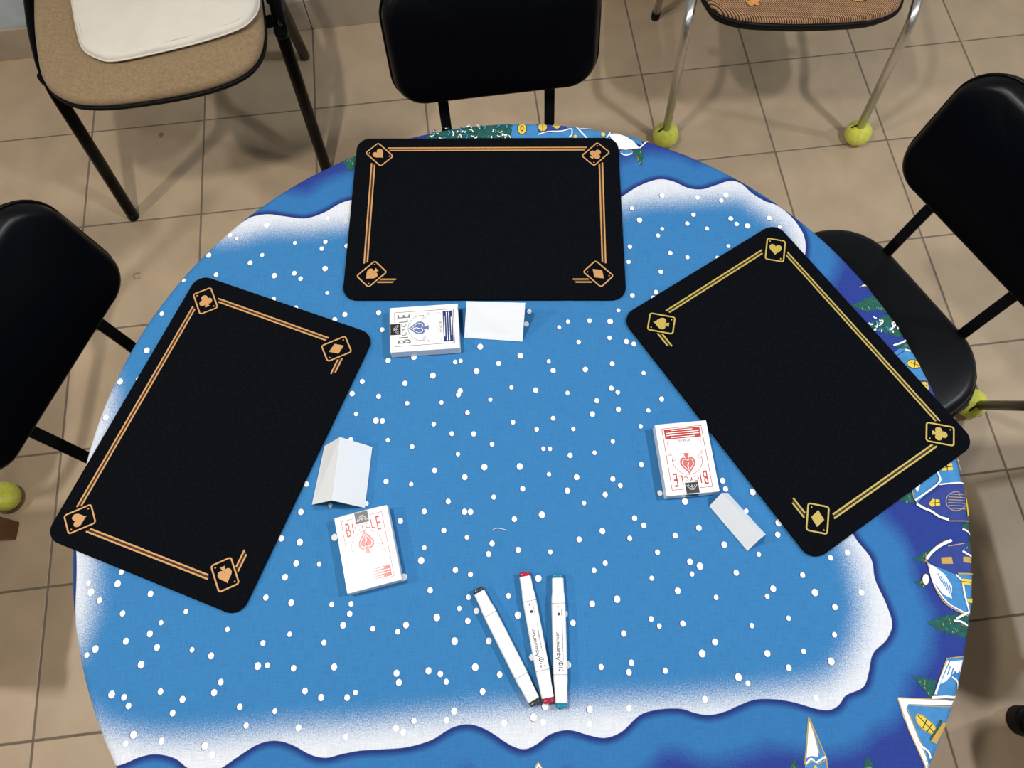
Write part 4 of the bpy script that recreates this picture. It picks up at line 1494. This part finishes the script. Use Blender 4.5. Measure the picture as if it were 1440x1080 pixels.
# chrome chairs with tennis ball feet and ribbed brown seat; local origin midway between the front feet
def chrome_chair(label, x, y, rot):
    t = thing('chrome_chair', label, 'chair', (x, y, 0), rot, 'chrome chairs with ribbed brown seats')
    so = [(-.242, .055), (-.236, .012), (-.215, -.020), (-.165, -.042), (-.090, -.050), (-.038, -.052), (.030, -.050), (.100, -.044), (.145, -.028), (.172, .000), (.180, .050), (.175, .22), (.16, .36), (.10, .395), (-.04, .40), (-.16, .39), (-.222, .35), (-.238, .2)]
    so = ccw([(p.x + .0, p.y) for p in smooth_closed([Vector(q) for q in so], 6)])
    s = cushion('seat', so, 0.436, 0.458, 0.012, 0.007, M_RUST_WEAVE, t)
    q = inset_poly(so, -0.0015)
    sweep('seat_edging', [(p.x, p.y, .439) for p in q] + [(q[0].x, q[0].y, .439)], rrect(0.008, 0.011, 0.003, 3), M_BLACKP, s)
    cushion('seat_shell', [tuple(p) for p in inset_poly(so, 0.006)], 0.416, 0.437, 0.004, 0.0, M_BLACKP, t)
    # worn patches where the orange foam shows
    rr = random.Random(11)
    for (cx, cy, rx, ry) in ((-.146, -.010, .018, .010), (.085, .000, .026, .011), (.055, .004, .012, .006)):
        f = Flat()
        f.poly([(cx + rx * math.cos(a) * rr.uniform(.5, 1.2), cy + ry * math.sin(a) * rr.uniform(.45, 1.2) + .004 * math.cos(a)) for a in [2 * math.pi * k / 22 for k in range(22)]], .4628)
        f.build('torn_patch', M_FOAM, s)
    for sx in (-1, 1):
        foot = Vector((sx * .2525, .0 if sx < 0 else .0, .012))
        top = Vector((-.277 if sx < 0 else .200, -.028, .425))
        rear = Vector((-.245 if sx < 0 else .24, .44, .010))
        k = top.x
        rl = Vector((k + (.016 if sx < 0 else .022), .045, .452))
        sweep('side_frame', rounded_path([foot, top, rl, Vector((k + .03, .37, .455)), Vector((k + .03, .43, .86))], 0.06, 9), circ(0.0105), M_CHROME, t)
        sweep('rear_leg', rounded_path([rear, Vector((k + .026, .33, .40)), Vector((k + .026, .26, .44))], 0.05, 6), circ(0.0105), M_CHROME, t)
        sweep('rear_foot_cap', [rear - Vector((0, 0, .01)), rear + Vector((0, -.003, .014))], circ(0.0125), M_BLACKP, t)
        sweep('cross_bar', [(k, .10, .408), (-.04, .10, .404)], circ(0.008), M_CHROME, t)
        tennis_ball(t, (foot.x, foot.y), top - foot, 0.5 if sx < 0 else 1.3)
    outl = ccw(rrect(0.40, 0.24, 0.06, 8))
    cushion('backrest', outl, 0, .03, .012, .006, M_RUST_WEAVE, t, lambda v: Vector((v.x - .03, .432 - v.z - .4 * v.x ** 2, .72 + v.y)))
    return t


chrome_chair('chrome chair with torn ribbed brown seat and tennis ball feet, upper right', .6827, 1.300, math.radians(-2.0))
cc = chrome_chair('chrome leg in a tennis ball, cut off by the left edge of the picture', -1.385, .400, math.radians(0.5))


# wooden stools just outside the picture, one foot of each in view
def stool(label, x, y, rot, square, wood, w, seatw):
    t = thing('wooden_stool', label, 'stool', (x, y, 0), rot)
    cushion('seat', ccw(rrect(seatw, seatw, 0.05, 6)), .425, .455, .008, .002, wood, t)
    for sx in (-1, 1):
        for sy in (-1, 1):
            px, py = sx * w, sy * w
            if square:
                lg = box('leg', (px, py, .215), (.041, .041, .430), wood, t, .004)
            else:
                lg = sweep('leg', [(px, py, .425), (px * 1.0, py * 1.0, .03)], circ(.021), wood, t)
                sweep('rubber_foot', [(px, py, .0), (px, py, .004), (px, py, .030), (px, py, .038)], circ(.029), M_BLACKP, lg)
        sweep('stretcher', [(sx * w, -w, .14), (sx * w, w, .14)], circ(.011), wood, t)
    return t


a0 = at(27, 739, 0)
stool('brown square wooden stool leg at the left edge, below the tennis ball', a0.x - .020 - .148, a0.y - .012 - .148, 0.0, True, M_WOOD, .148, .315)
a1 = at(1436, 1010, 0)
stool('dark wooden stool leg with black rubber foot, at the lower right edge', a1.x + .165, a1.y - .172, 0.0, False, M_DWOOD, .168, .47)  # unseen seat, invented and made wide to shade the floor beside the table

# tube stool beyond the right edge, one raked leg in a tennis ball in view
b0 = at(1366, 567, BR)
cs = Vector((b0.x + .075, b0.y - .345))
ts = thing('tube_stool', 'brownish tube leg in a slit tennis ball, beside the seat of the right black chair', 'stool', (cs.x, cs.y, 0))
cushion('seat', ccw(rrect(.46, .46, .11, 8)), .425, .460, .015, .006, M_VINYL, ts)
cushion('seat_shell', ccw(rrect(.42, .42, .11, 8)), .412, .426, .004, 0, M_BLACKP, ts)
for k, (fx, fy, tx, ty) in enumerate(((-.075, .345, -.120, .205), (.21, .21, .16, .16), (.21, -.20, .16, -.16), (-.02, -.205, -.03, -.16))):
    lg = sweep('leg', [(tx, ty, .418), (fx + (.007 if k == 0 else 0), fy, .02)], circ(.0105), M_TUBE, ts)
    tennis_ball(lg, (fx, fy), (tx - fx, ty - fy, .395), 1.9 + k)
